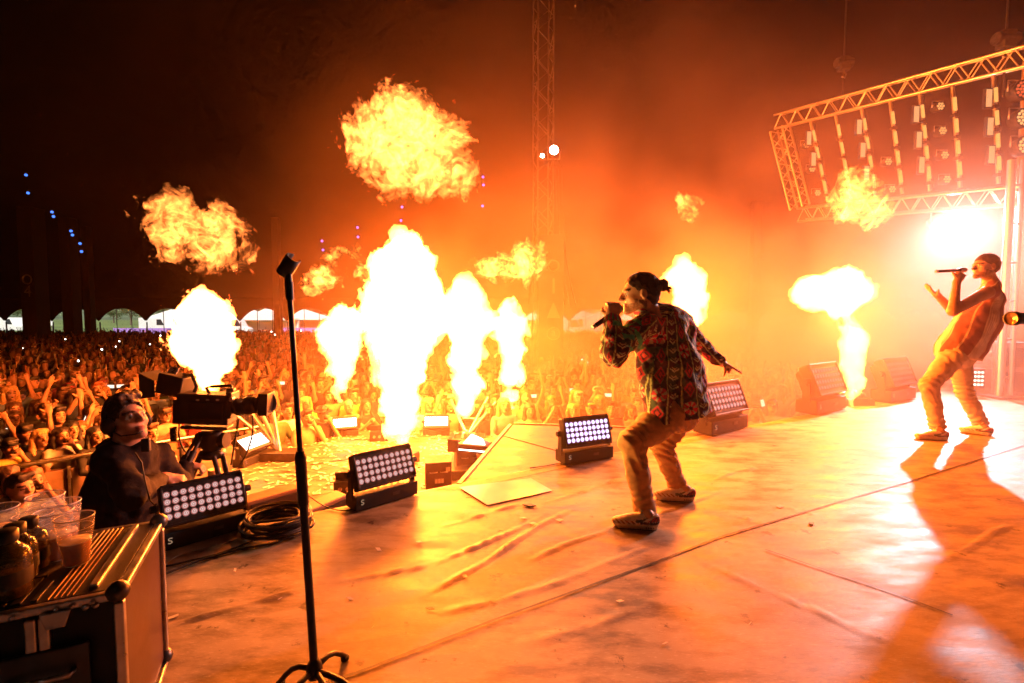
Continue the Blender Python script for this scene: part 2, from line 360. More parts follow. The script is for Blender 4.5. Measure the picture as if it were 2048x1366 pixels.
# seams between the vinyl sheets: thin dark strips lying on the deck
def strip(name, pts, w, mat, z=.0045, parent=stage):
    pp = [FL(*p) for p in pts]; mb = MB(); vv = []; rr = []
    fine = []
    for a, b in zip(pp[:-1], pp[1:]):
        for k in range(12): fine.append(a.lerp(b, k / 12))
    fine.append(pp[-1])
    for i, p in enumerate(fine):
        t = (fine[min(i + 1, len(fine) - 1)] - fine[max(i - 1, 0)]).normalized(); nn = Vector((-t.y, t.x, 0))
        ww = w * (.75 + .5 * abs(math.sin(i * 1.7))); vv += [p + nn * ww / 2 + Vector((0, 0, z)), p - nn * ww / 2 + Vector((0, 0, z))]
    mb.add(vv, [(2 * i, 2 * i + 1, 2 * i + 3, 2 * i + 2) for i in range(len(fine) - 1)]); return mb.build(name, mat, parent)
strip('seam', [(600, 1385), (720, 1345), (1000, 1237), (1300, 1130), (1440, 1075), (1600, 1028), (1830, 960), (2060, 888)], .012, M['rubber'])
strip('seam', [(1530, 1100), (1640, 1138), (1780, 1185), (1905, 1232)], .009, M['rubber'])
strip('seam', [(960, 972), (1060, 952), (1140, 934)], .009, M['rubber'])
M['strip_alu'] = pmat('edge_trim', (.5, .42, .33), .45, .3, .2, 10)
# deck edge trim and black skirt below it
sk = MB(); sk.box(stage_xy(2.5, -.012) + Vector((0, 0, -.055)), (23, .024, .1), Matrix.Rotation(math.atan(EDGE_K), 3, 'Z')); sk.build('edge_trim', M['strip_alu'], stage)
sk = MB(); sk.box(stage_xy(2.5, .05) + Vector((0, 0, (GROUND - .12) / 2)), (23, .03, -GROUND - .12), Matrix.Rotation(math.atan(EDGE_K), 3, 'Z')); sk.build('skirt', M['skirt'], stage)
# ------------------------------------------------------------------ small wing deck behind the edge and the lower thrust deck
def slab(name, poly, z, th, mat, kind='structure'):
    k = len(poly); mb = MB(); vv = [(x, y, z) for x, y in poly] + [(x, y, z - th) for x, y in poly]
    mb.add(vv, [tuple(range(k))], 0); mb.add(vv, [(i, i + k, (i + 1) % k + k, (i + 1) % k) for i in range(k)], 1); o = mb.build(name, [mat, M['skirt']]); tag(o, kind=kind); return o
def exy(x, off): return (x, EDGE_0 + EDGE_K * x + off)
wing = slab('wing_deck', [exy(-.36, .03), exy(2.35, .03), (2.1, 5.02), (.02, 5.32)], -.012, 1.83, M['deck'])
wt = MB(); wt.box((1.06, 5.19, -.05), (2.1, .03, .1), Matrix.Rotation(math.atan2(-.3, 2.08), 3, 'Z')); wt.build('edge_trim', M['strip_alu'], wing)
a_, b_ = Vector((-.36, 3.40, 0)), Vector((.0, 5.28, 0)); wt = MB(); wt.box((a_ + b_) / 2 + Vector((-.02, 0, -.05)), ((b_ - a_).length, .03, .1), Matrix.Rotation(math.atan2(b_.y - a_.y, b_.x - a_.x), 3, 'Z')); wt.build('edge_trim', M['strip_alu'], wing)
wseam = MB(); a_, b_ = FL(1000, 868), FL(1160, 912); wseam.box(((a_ + b_) / 2).xy.to_3d() + Vector((0, 0, -.01)), ((b_ - a_).length, .006, .006), Matrix.Rotation(math.atan2(b_.y - a_.y, b_.x - a_.x), 3, 'Z')); wseam.build('seam', M['rubber'], wing)
thrust = slab('thrust_deck', [exy(-1.15, .12), exy(-.3, .12), (.3, 5.4), (.5, 6.6), (.2, 8.2), (-3.4, 8.35), (-4.35, 7.3), (-4.2, 5.6), (-3.7, 3.95), (-1.2, 3.95)], DECK, .8, M['deck'])
slab('camera_platform', [(-3.9, 1.2), exy(-1.25, .12), (-1.25, 3.9), (-3.9, 3.9)], -1.1, .7, M['deck'])
for p0, p1 in (((620, 930), (790, 905)), ((880, 955), (960, 905)), ((700, 880), (980, 868))):
    a_, b_ = FL(*p0, DECK), FL(*p1, DECK); q = MB(); q.box((a_ + b_) / 2 + Vector((0, 0, .003)), ((b_ - a_).length, .012, .004), Matrix.Rotation(math.atan2(b_.y - a_.y, b_.x - a_.x), 3, 'Z')); q.build('seam', M['rubber'], thrust)
# ------------------------------------------------------------------ tent: roof shell, scalloped valance, poles
TY = 48.0
tent = empty('festival_tent', (0, TY, GROUND), 0, 'huge dark festival tent roof with scalloped edge open to the field', 'tent')
rx = np.linspace(-76, 76, 77); ry = np.concatenate([np.linspace(-14, 36, 26), np.linspace(38, TY, 9)])
X_, Y_ = np.meshgrid(rx, ry, indexing='ij')
ed = np.minimum(np.minimum(TY - Y_, 76 - np.abs(X_)), 60) / 26.0
Z_ = 2.9 + 13 * np.clip(ed, 0, 1) ** .62 + .35 * np.sin(X_ * .42) * np.clip(ed, 0, 1)
i_ = np.arange(X_.size).reshape(X_.shape)
rq = np.stack([i_[:-1, :-1].ravel(), i_[1:, :-1].ravel(), i_[1:, 1:].ravel(), i_[:-1, 1:].ravel()], 1)
link('roof', qmesh('roof', np.stack([X_.ravel(), Y_.ravel() - TY, Z_.ravel() - GROUND], 1), rq, M['tent']), tent)
mb = MB(); vv = []; ff = []; per = 94 / FPX * TY; x0 = (10 - 1024) / FPX * TY
npt = int(150 / .2)
for i in range(npt + 1):
    x = -75 + .2 * i; ph = ((x - x0) / per) % 1.0
    zz = .52 + 1.32 * (1 - abs(2 * ph - 1) ** 2.3)
    vv += [(x, 0, zz - GROUND), (x, 0, 3.2 - GROUND)]
ff = [(2 * i, 2 * i + 2, 2 * i + 3, 2 * i + 1) for i in range(npt)]
mb.add(vv, ff); vo = mb.build('valance', M['tent'], tent); md = vo.modifiers.new('thick', 'SOLIDIFY'); md.thickness = .03
for sx in (-1, 1):
    mb = MB(); mb.box((sx * 76, -31, 1.6), (.1, 62, 6.5)); mb.build('side_wall', M['tent'], tent)
mb = MB(); mb.box((0, -62, 8), (152, .1, 20)); mb.build('back_wall', M['tent'], tent)
M['pole'] = pmat('tent_pole', (.12, .11, .1), .5, .5, .2, 4)
for i in range(-6, 17):
    for k, o in ((0, .0), (1, .36), (2, .68)):
        px = 10 + 94 * (i + o)
        if not -20 < px < 1290: continue
        x = (px - 1024) / FPX * TY; mb = MB(); hgt = 2.45 if k == 0 else 3.9
        mb.cyl((0, 0, 0), (0, 0, hgt), .06 if k == 0 else .035, n=8)
        o_ = mb.build('tent_pole', M['pole'], loc=(x, TY + .15, GROUND)); tag(o_, 'thin pole under the scalloped far edge of the tent', 'pole', 'poles along the far tent edge')
# haze in the tent air
def vol_mat(name, col, dens, aniso=.0):
    m, N, L, b = new_mat(name); N.remove(b); v = N.new('ShaderNodeVolumePrincipled'); v.inputs['Color'].default_value = (*col, 1); v.inputs['Density'].default_value = dens; v.inputs['Anisotropy'].default_value = aniso
    L.new(v.outputs[0], N['Material Output'].inputs['Volume']); return m, N, L, v
hz, *_ = vol_mat('haze_air', (1, .7, .55), .0001, .2)
mb = MB(); mb.box((0, 17.4, 6.9), (156, 68, 20)); tag(mb.build('haze', hz), 'thin orange lit haze filling the tent', kind='stuff')
# ------------------------------------------------------------------ fire: every jet and every detached fireball is a thing
def flame_mat(name, strength, noise_scale=0, lo=.35, hi=.6, col=(1, .23, .04)):
    m, N, L, b = new_mat(name); N.remove(b); e = N.new('ShaderNodeEmission'); e.inputs[0].default_value = (*col, 1); e.inputs[1].default_value = strength
    if noise_scale:
        tc = N.new('ShaderNodeTexCoord'); nz = N.new('ShaderNodeTexNoise'); nz.inputs['Scale'].default_value = noise_scale; nz.inputs['Detail'].default_value = 6; nz.inputs['Roughness'].default_value = .68; nz.inputs['Distortion'].default_value = 2.6
        L.new(tc.outputs['Object'], nz.inputs['Vector']); mr = N.new('ShaderNodeMapRange'); mr.interpolation_type = 'SMOOTHSTEP'
        mr.inputs[1].default_value = lo; mr.inputs[2].default_value = hi; mr.inputs[3].default_value = strength * .02; mr.inputs[4].default_value = strength; L.new(nz.outputs[0], mr.inputs[0]); L.new(mr.outputs[0], e.inputs[1])
    L.new(e.outputs[0], N['Material Output'].inputs['Volume']); m.cycles.volume_step_rate = .18
    return m
M['jet'] = flame_mat('gas_flame_jet', 105)
M['ball'] = flame_mat('gas_fireball', 26, 3.4, .46, .66)
M['ball_soft'] = flame_mat('gas_fireball_thin', 44, 4.5, .46, .64)
FIRE = (1, .155, .001)
def flame(name, label, cat, group, blobs, y, mat, power, amp=.09, freq=3.2, h=.028, seed=1, lightpx=None, base=None, rad=.22, dz=.35, grow=1.0):
    """blobs: (px, py, radius px) read off the photograph at depth y; thickness in depth comes from the radii"""
    sc = y / FPX; pts = []
    rnd = random.Random(seed)
    for px, py, r in blobs:
        p = P(px, py, y); p.y += rnd.uniform(-dz, dz) * r * sc; pts.append((p, r * sc * grow))
    b = base if base is not None else min((p for p, r in pts), key=lambda p: p.z)
    lo = np.min([np.array(p) - r for p, r in pts], 0) - .35; hi = np.max([np.array(p) + r for p, r in pts], 0) + .35
    s = SDF(lo, hi, h)
    for p, r in pts: s.ell(p, (r, r, r), None, .06, 0)
    for (p, r), (p2, r2) in zip(pts[:-1], pts[1:]):
        if (p - p2).length < (r + r2) * 1.15: s.cap(p, p2, min(r, r2) * .85, min(r, r2) * .85, .05)
    # billows, then ragged tongues
    idx = np.argwhere(np.abs(s.d) < .5); q = s.lo + idx * s.h
    w = np.stack([fbm(q * 1.7, 2, seed + 50), fbm(q * 1.7, 2, seed + 60), fbm(q * 1.7, 2, seed + 70)], -1) * (.22 if grow == 1.0 else .38)
    n1 = fbm((q + w) * np.array((1, 1, .75)) * freq, 3, seed, .55); n2 = 1 - np.abs(fbm((q + w) * np.array((1, 1, .6)) * freq * 2.7, 3, seed + 9, .6))
    n3 = 1 - np.abs(fbm((q + w * .6) * np.array((1, 1, .7)) * freq * 7.5, 2, seed + 23, .6)); s.d[tuple(idx.T)] += amp * 1.1 * n1 + amp * .75 * (n2 - .6) + amp * .55 * (n3 - .6)
    V, F, _ = s.nets()
    o = link(name, qmesh(name, V - np.array(b, np.float32), F, mat, smooth=True)); o.location = b; tag(o, label, cat, group)
    if power:
        for lp in (lightpx or [blobs[len(blobs) // 2][:2]]):
            ld = bpy.data.lights.new(name + '_glow', 'POINT'); ld.energy = power * .235; ld.color = FIRE; ld.shadow_soft_size = rad
            lo_ = bpy.data.objects.new('flame_light', ld); C.objects.link(lo_); lo_.location = P(lp[0], lp[1], y)
    return o
G1, G2 = 'flame jets along the stage front', 'fireballs hanging above the flame jets'
JETS = [
 ('flame jet rising behind the video camera, leftmost of the jets', [(412, 790, 16), (412, 755, 24), (414, 720, 36), (410, 680, 58), (408, 640, 52), (402, 608, 26), (398, 590, 10)], 7.0, 520, [(410, 640)]),
 ('slim flame jet with a round head between mic stand and tallest flame', [(678, 800, 7), (678, 775, 13), (682, 740, 22), (686, 700, 30), (680, 668, 40), (690, 645, 30), (716, 650, 14)], 8.1, 1150, [(685, 655)]),
 ('tallest flame jet in the middle, rising from the lower deck', [(803, 908, 13), (806, 880, 20), (800, 850, 26), (806, 800, 36), (800, 740, 50), (798, 680, 64), (812, 610, 78), (800, 550, 68), (808, 505, 44), (796, 475, 22), (856, 640, 34)], 6.95, 5200, [(800, 520), (803, 620)]),
 ('flame jet with ragged top right of the tallest one', [(930, 888, 6), (931, 860, 11), (932, 820, 22), (935, 770, 30), (930, 710, 38), (925, 650, 44), (935, 605, 40), (925, 572, 20), (890, 615, 28), (960, 640, 28)], 7.6, 3600, [(930, 660)]),
 ('short flame jet behind the corner of the wing deck', [(1022, 815, 5), (1022, 790, 13), (1024, 750, 22), (1024, 700, 27), (1022, 655, 36), (1018, 625, 26)], 8.15, 2600, [(1022, 670)]),
 ('flame jet burning right behind the singer in the patterned shirt', [(1376, 760, 10), (1377, 720, 18), (1378, 680, 24), (1378, 640, 30), (1380, 600, 38), (1374, 560, 38), (1368, 528, 16)], 5.6, 3200, [(1376, 600)]),
 ('mushroom shaped flame jet left of the singer in the vest', [(1704, 806, 6), (1706, 790, 10), (1706, 760, 19), (1704, 725, 24), (1706, 690, 28), (1700, 655, 24), (1690, 610, 36), (1640, 590, 40), (1690, 575, 40), (1615, 572, 24), (1715, 590, 26)], 6.25, 3400, [(1680, 610)]),
]
for i, (lab, bl, y, pw, lp) in enumerate(JETS):
    flame('flame_jet', lab, 'flame', G1, bl, y, M['jet'], pw, amp=.075 + .012 * (y - 6), freq=3.4, h=.022, seed=11 + i * 7, lightpx=lp)
BALLS = [
 ('largest fireball, high above the tallest flame jet', [(800, 265, 74), (770, 300, 58), (850, 270, 58), (745, 250, 36), (830, 225, 36), (870, 320, 46), (920, 345, 28), (765, 355, 32), (820, 330, 55), (895, 300, 34)], 6.95, M['ball'], 2600, .13),
 ('fireball at far left against the black tent roof', [(370, 455, 46), (345, 440, 26), (400, 470, 48), (440, 455, 34), (460, 505, 26), (350, 500, 26), (475, 525, 16), (345, 415, 12), (420, 510, 26)], 7.0, M['ball'], 100, .12),
 ('wispy fireball right of the microphone clip', [(645, 555, 24), (640, 565, 16), (668, 512, 16), (700, 520, 16), (722, 535, 16), (655, 540, 14), (690, 530, 10)], 8.1, M['ball_soft'], 300, .10),
 ('two lobed fireball left of the lattice tower', [(1055, 525, 30), (1050, 545, 20), (1000, 533, 22), (972, 530, 18), (1025, 530, 18), (1060, 505, 16)], 8.15, M['ball_soft'], 600, .10),
 ('smallest fireball, above the singer in the patterned shirt', [(1370, 412, 15), (1360, 408, 10), (1380, 408, 8), (1372, 424, 8)], 5.6, M['ball_soft'], 200, .06),
 ('fireball in front of the hanging truss frame', [(1705, 385, 34), (1700, 395, 26), (1735, 420, 30), (1720, 405, 34), (1750, 405, 18)], 6.25, M['ball_soft'], 900, .07),
]
for i, (lab, bl, y, mt, pw, am) in enumerate(BALLS):
    flame('fireball', lab, 'fireball', G2, bl, y, mt, pw, amp=am * 1.35, freq=4.2, h=.02, seed=101 + i * 7, lightpx=[bl[0][:2]], base=P(bl[0][0], max(b[1] + b[2] for b in bl), y), dz=.6, grow=1.14)
# ------------------------------------------------------------------ stage smoke drifting on the right
def smoke():
    m, N, L, v = vol_mat('stage_smoke', (1, .66, .53), .1, .0)
    tc = N.new('ShaderNodeTexCoord'); sp = N.new('ShaderNodeSeparateXYZ'); L.new(tc.outputs['Object'], sp.inputs[0])
    def mr(src, a, b, c, d):
        n = N.new('ShaderNodeMapRange'); n.interpolation_type = 'SMOOTHSTEP'; n.inputs[1].default_value = a; n.inputs[2].default_value = b; n.inputs[3].default_value = c; n.inputs[4].default_value = d; L.new(src, n.inputs[0]); return n.outputs[0]
    def mul(a, b):
        n = N.new('ShaderNodeMath'); n.operation = 'MULTIPLY'; L.new(a, n.inputs[0])
        if isinstance(b, float): n.inputs[1].default_value = b
        else: L.new(b, n.inputs[1])
        return n.outputs[0]
    fx = mr(sp.outputs[0], -4.8, 6.5, 0, 1); fz = mr(sp.outputs[2], -.5, 5.0, 1, .02); fy = mr(sp.outputs[1], 2.2, 7.0, .08, 1)
    nz = N.new('ShaderNodeTexNoise'); nz.inputs['Scale'].default_value = .5; nz.inputs['Detail'].default_value = 2.5; nz.inputs['Distortion'].default_value = .6; L.new(tc.outputs['Object'], nz.inputs['Vector'])
    d = mul(mul(mul(fx, fz), fy), mul(mr(nz.outputs[0], .36, .64, .12, 1.65), SMOKE))
    L.new(d, v.inputs['Density']); m.cycles.volume_step_rate = 2.4
    mb = MB(); mb.box((5.5, 13.0, 3.2), (25, 22, 10.4)); tag(mb.build('smoke', m), 'thick orange lit stage smoke drifting at the right', kind='stuff')
SMOKE = .17
smoke()
# ------------------------------------------------------------------ LED wash lights
_unit = {}
def rod(name, a, b, r, mat, parent, off=(0, 0, 0), n=8):
    key = (mat.name, n)
    if key not in _unit:
        mb = MB(); mb.cyl((0, 0, -.5), (0, 0, .5), 1, n=n); _unit[key] = mb.mesh('tube', mat)
    a = Vector(a) - Vector(off); b = Vector(b) - Vector(off); d = b - a
    o = link(name, _unit[key], parent, (a + b) / 2); o.rotation_mode = 'QUATERNION'; o.rotation_quaternion = d.to_track_quat('Z', 'Y'); o.scale = (r, r, d.length); return o
def lens_mesh(rim, core, es, hot):
    key = ('lens', es)
    if key in _unit: return _unit[key]
    mb = MB(); R = rot_to((0, -1, 0))
    mb.lathe([(.0, .002), (.005, .0018)], 10, R=R, m=1); mb.lathe([(.005, .0018), (.0085, .0012)], 10, R=R, m=0); mb.lathe([(.0085, .0012), (.0125, .0008)], 10, R=R, m=1); mb.lathe([(.0125, .0008), (.0185, -.003)], 12, R=R, m=0)
    _unit[key] = mb.mesh('lens', [emat('lens_rim_%s' % es, rim, es * hot), emat('lens_core_%s' % es, core, es)]); return _unit[key]
M['glyph'] = emat('self_lit_maker_mark', (1, .6, .35), .35)  # mark is no lamp; faint emission makes the print read as lit
WL = 'LED wash lights on the stage and lower deck'
def wash_light(pl, pr, z, label, es, rim, core, tilt=28, flip=False, w=.46, lens=True, hot=.62, light=0.0, aim=None):
    a, b = FL(*pl, z), FL(*pr, z); c = (a + b) / 2; yaw = math.atan2(b.y - a.y, b.x - a.x); k = (b - a).length / w
    c = c + Vector((-math.sin(yaw), math.cos(yaw), 0)) * .075 * k
    t = empty('wash_light', c, yaw, label, 'wash light', WL); t.scale = (k, k, k)
    mb = MB(); mb.box((0, 0, .055), (w, .15, .095)); mb.box((0, 0, .006), (w * .9, .12, .012)); base = mb.build('base', M['black_plastic'], t, bevel=.012)
    # faintly self-lit maker's mark, status window on the base
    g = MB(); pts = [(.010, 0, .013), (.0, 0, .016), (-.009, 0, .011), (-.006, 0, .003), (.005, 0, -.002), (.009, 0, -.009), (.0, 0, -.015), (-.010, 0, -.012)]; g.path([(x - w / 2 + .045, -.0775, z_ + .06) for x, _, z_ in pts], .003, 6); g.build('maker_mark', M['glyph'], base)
    g = MB(); g.box((.06, -.0765, .06), (.05, .003, .02)); g.build('display', M['dark_steel'], base)
    R = Matrix.Rotation(math.radians(-tilt), 3, 'X'); hc = Vector((0, -.005, .235))
    mb = MB(); mb.box(hc, (w - .03, .075, .235), R); mb.box(hc + R @ Vector((0, .05, 0)), (w - .09, .05, .19), R); head = mb.build('head', M['black_plastic'], t, bevel=.01)
    fr = MB()
    for dx, dz, sx, sz in ((0, .112, w - .04, .014), (0, -.112, w - .04, .014), (w / 2 - .022, 0, .014, .21), (-w / 2 + .022, 0, .014, .21)): fr.box(hc + R @ Vector((dx, -.041, dz)), (sx, .012, sz), R)
    fr.build('bezel', M['black_metal'], head, bevel=.003)
    for i in range(7): 
        fin = MB(); fin.box(hc + R @ Vector((-.15 + .05 * i, .085, 0)), (.008, .03, .17), R); fin.build('cooling_fin', M['black_metal'], head)
    for sx in (-1, 1):
        y = MB(); y.prism([(-.03, .07), (.03, .07), (.022, .26), (-.022, .26)], .012, (sx * (w / 2 - .002), 0, 0), Matrix(((0, 0, 1), (1, 0, 0), (0, 1, 0)))); y.build('yoke_arm', M['black_metal'], t)
        kn = MB(); kn.cyl((sx * (w / 2), 0, .235), (sx * (w / 2 + .03), 0, .235), .024, .02, 10); kn.build('knob', M['black_plastic'], t)
    lm = lens_mesh(rim, core, es, hot)
    if light:
        ld = bpy.data.lights.new('wash_glow', 'SPOT'); ld.energy = light; ld.spot_size = 2.95; ld.spot_blend = .8; ld.shadow_soft_size = .12; ld.color = (1, .45, .1)
        lo = bpy.data.objects.new('wash_glow', ld); C.objects.link(lo); nrm_ = R @ Vector((0, -1, 0)); lo.parent = t; lo.location = hc + nrm_ * .06; lo.rotation_euler = (nrm_ if aim is None else Matrix.Rotation(-yaw, 3, 'Z') @ (Vector(aim) - c)).to_track_quat('-Z', 'Y').to_euler(); ld.spot_size = 2.95 if aim is None else 1.7
    for r in range(4):
        for q in range(10):
            p = hc + R @ Vector((-.1845 + .041 * q, -.0405, -.0625 + .0415 * r)); o = link('lens', lm, head, p); o.rotation_euler = (math.radians(-tilt), 0, 0)
    return t
PK, PW, VI, VW = (.95, .30, .26), (1, .72, .68), (.75, .5, 1), (1, .92, 1)
wash_light((322, 1108), (500, 1056), 0, 'LED wash light at the flight case, nearest the camera operator', .8, PK, PW, 24, light=3)
wash_light((712, 1027), (836, 990), 0, 'LED wash light at the stage edge right of the mic stand', .85, PK, PW, 22, light=330, aim=(.78, 2.7, 1.35))
wash_light((1130, 932), (1227, 917), 0, 'LED wash light glowing violet behind the striped-trouser-free gap left of the singer'.replace('behind the striped-trouser-free gap left of the singer', 'just left of the singer in the patterned shirt'), 2.2, VI, VW, 16, light=14)
wash_light((1424, 874), (1496, 856), 0, 'LED wash light in orange smoke just right of the patterned shirt', .9, PK, PW, 22)
wash_light((1634, 832), (1692, 818), 0, 'LED wash light at the foot of the mushroom shaped flame', .5, PK, PW, 22)
wash_light((1782, 808), (1832, 798), 0, 'LED wash light in pale smoke left of the vest singer', .3, PK, PW, 22)
wash_light((664, 876), (717, 871), DECK, 'white glowing LED light on the lower deck below the slim flame', 9, (1, .75, .7), (1, .95, .9), 30, hot=1)
wash_light((846, 872), (899, 871), DECK, 'pink white LED light on the lower deck between two flame jets', 7, (1, .6, .75), (1, .9, .95), 24, hot=1)
wash_light((487, 938), (541, 915), DECK, 'white LED light below the video camera lens by the barrier', 8, (1, .8, .7), (1, .95, .9), 48, hot=1)
# ------------------------------------------------------------------ box truss members
def truss(parent, off, A, B, w, up, bays, r=.024, rb=.011, mat=None, sides=(0, 1, 2, 3)):
    A = Vector(A); B = Vector(B); mat = mat or M['truss']; t = (B - A).normalized(); u = (Vector(up) - t * Vector(up).dot(t)).normalized(); v = t.cross(u)
    cr = [(u * a + v * b) * (w / 2) for a, b in ((1, 1), (1, -1), (-1, -1), (-1, 1))]
    for c in cr: rod('chord', A + c, B + c, r, mat, parent, off)
    for k in sides:
        c0, c1 = cr[k], cr[(k + 1) % 4]
        for i in range(bays):
            p0 = A.lerp(B, i / bays); p1 = A.lerp(B, (i + .5) / bays); p2 = A.lerp(B, (i + 1) / bays)
            rod('brace', p0 + c0, p1 + c1, rb, mat, parent, off, 6); rod('brace', p1 + c1, p2 + c0, rb, mat, parent, off, 6)
# lattice tower with its floodlights
tb = P(1092, 700, 16); tb.z = GROUND
tower = empty('lattice_tower', tb, 0, 'tall lattice king pole tower with floodlights and numbered banner', 'tower')
truss(tower, tb, tb + Vector((-.12, 0, 0)), tb + Vector((-.12, 0, 14.5)), .52, (1, .25, 0), 15, .026, .012, M['pole'])
M['banner'] = pmat('tower_banner', (.03, .025, .022), .7, 0, .2, 5)
mb = MB(); mb.box((.12, -.45, 2.9), (.8, .06, 5.6)); ban = mb.build('banner', M['banner'], tower, bevel=.01)
M['banner_print'] = pmat('banner_print', (.25, .22, .18), .7, 0, .1, 20)
def text(body, size, loc, rot, mat, parent, name='lettering', ext=.002, align='CENTER'):
    cu = bpy.data.curves.new(name, 'FONT'); cu.body = body; cu.size = size; cu.extrude = ext; cu.align_x = align; cu.align_y = 'CENTER'; cu.resolution_u = 3
    tmp = bpy.data.objects.new('tmp', cu); me = bpy.data.meshes.new_from_object(tmp); me.name = name; bpy.data.objects.remove(tmp); bpy.data.curves.remove(cu)
    me.materials.clear(); me.materials.append(mat); return link(name, me, parent, loc, rot)
text('1', .7, (.2, -.49, 4.05), (math.pi / 2, 0, 0), M['banner_print'], tower)
g = MB(); g.prism([(-.22, 0), (.22, 0), (0, .52)], .004, (.2, -.487, 3.05), Matrix(((1, 0, 0), (0, 0, -1), (0, 1, 0)))); g.build('triangle_mark', M['banner_print'], tower)
g = MB(); g.path([(.2 + .2 * math.cos(t), -.49, 2.55 + .2 * math.sin(t)) for t in np.linspace(0, 6.283, 25)[:-1]], .016, 6, closed=True); g.build('ring_mark', M['banner_print'], tower)
text('a', .34, (.2, -.49, 2.6), (math.pi / 2, 0, 0), M['banner_print'], tower)
g = MB(); g.path([(.2 + .16 * math.cos(t), -.49, 4.72 + .16 * math.sin(t)) for t in np.linspace(0, 6.283, 25)[:-1]], .03, 6, closed=True); g.build('ring_mark', M['banner_print'], tower)
M['flood'] = emat('floodlight_glass', (1, .93, .86), 160)
fl = P(1108, 300, 15.5); tf = empty('floodlight', fl + Vector((0, 0, -.2)), 0, 'bright white floodlight on the lattice tower', 'floodlight')
mb = MB(); mb.lathe([(.14, 0), (.17, .05), (.11, .3), (.0, .34)], 20, (0, 0, .2), rot_to((0, 1, 0))); mb.build('housing', M['black_metal'], tf)
mb = MB(); mb.lathe([(.0, -.01), (.08, -.008), (.135, .005)], 20, (0, 0, .2), rot_to((0, 1, 0))); mb.build('glass', M['flood'], tf)
mb = MB(); mb.path([(-.19, .1, .2), (-.19, .1, -.05), (.19, .1, -.05), (.19, .1, .2)], .015, 6); mb.build('bracket', M['steel'], tf)
tf2 = copy_tree(tf); tf2.location = P(1085, 312, 15.6) + Vector((0, 0, -.08)); tf2.scale = (.45,) * 3; tag(tf2, 'small floodlight just left of the bright one on the lattice tower')
rr_ = random.Random(3)
for k, (x1, x2, x3) in enumerate(((1118, 1112, 1140), (1105, 1100, 1130), (1122, 1126, 1150), (1072, 1064, 1056), (1112, 1118, 1128))):
    pts = [P(1104 + 3 * k, 312, 15.6)]
    ys = [340, 400, 460, 520, 570, 610]
    for j, yy in enumerate(ys):
        t = j / 5; xx = (1 - t) ** 2 * x1 + 2 * t * (1 - t) * x2 + t * t * x3; pts.append(P(xx + rr_.uniform(-2, 2), yy, 15.6))
    mb = MB(); mb.path(pts, .018, 5); o = mb.build('hanging_cable', M['rubber'], off=pts[-1], loc=pts[-1])
    tag(o, ['middle loose cable hanging below the tower floodlight', 'loose cable hanging straight down inside the lattice tower', 'rightmost loose cable curving away from the lattice tower', 'loose cable hanging at the left side of the lattice tower', 'loose cable hanging just right of the lattice tower'][k], 'cable', 'cables hanging from the tower floodlight')
ld = bpy.data.lights.new('floodlight_beam', 'SPOT'); ld.energy = 800; ld.spot_size = 1.3; ld.spot_blend = .6; ld.shadow_soft_size = .12; ld.color = (1, .7, .5)
lo = bpy.data.objects.new('floodlight_beam', ld); C.objects.link(lo); lo.location = fl + Vector((0, -.1, 0)); lo.rotation_euler = (Vector((2, 0, 0)) - lo.location).to_track_quat('-Z', 'Y').to_euler()
# dark tent columns with numbers at the far left, and thinner ones
def column(px0, px1, ytop, y, label, num=None):
    a, b = P(px0, ytop, y), P(px1, ytop, y); w = (b - a).length; c = (a + b) / 2; t = empty('tent_column', (c.x, c.y, GROUND), 0, label, 'column'); h = c.z - GROUND + 6
    mb = MB(); mb.box((0, 0, h / 2), (w, w, h)); mb.build('shaft', M['banner'], t, bevel=.02)
    mb = MB(); mb.box((0, 0, .5), (w * 1.25, w * 1.25, 1.0)); mb.build('plinth', M['banner'], t, bevel=.02)
    if num:
        text(num, w * 1.1, (0, -w / 2 - .01, c.z - GROUND + .2), (math.pi / 2, 0, 0), M['banner_print'], t)
        g = MB(); g.path([(.3 * w * math.cos(q), -w / 2 - .01, c.z - GROUND + 1.05 + .3 * w * math.sin(q)) for q in np.linspace(0, 6.283, 21)[:-1]], .05, 6, closed=True); g.build('ring_mark', M['banner_print'], t)
column(56, 85, 590, 34, 'wide dark tent column with a pale number four at far left', '4')
column(133, 154, 600, 36, 'dark tent column second from the left edge')
column(172, 185, 600, 40, 'slim dark tent column third from the left edge')
column(549, 562, 600, 36, 'dark tent column just left of the mic stand')
column(1500, 1516, 600, 30, 'tent column lost in orange smoke right of the patterned shirt')
# ------------------------------------------------------------------ hanging truss frame on the right
TL, BL, TR, BR = P(1556, 243, 10.6), P(1603, 428, 10.6), P(2130, 92, 7.0), P(2130, 382, 7.0)
frame = empty('truss_frame', BL, 0, 'hanging rectangular truss frame at upper right holding light battens', 'truss')
nrm = (TR - TL).cross(BL - TL).normalized()
truss(frame, BL, TL, TR, .27, nrm, 13); truss(frame, BL, BL, BR, .27, nrm, 13); truss(frame, BL, TL + (BL - TL) * .07, BL - (BL - TL) * .07, .27, nrm, 5)
M['tube_lit'] = emat('batten_tube_lit', (1, .42, .1), 1.2); M['strobe'] = emat('strobe_face', (1, .5, .2), .8); M['par_lit'] = emat('par_face', (1, .45, .14), 1.1)
def on_frame(px, t):   # a point of the frame's plane: px along the top, t from top chord (0) to bottom chord (1)
    best = min(((i / 200) for i in range(201)), key=lambda u: abs(1024 + FPX * (TL.lerp(TR, u).x / ((TL.lerp(TR, u) - Vector((0, 0, CAMH))).dot(_f))) - px))
    return TL.lerp(TR, best).lerp(BL.lerp(BR, best), t), best
BT = 'light battens hanging in the truss frame'
ordn = ['first', 'second', 'third', 'fourth', 'fifth', 'sixth', 'last']
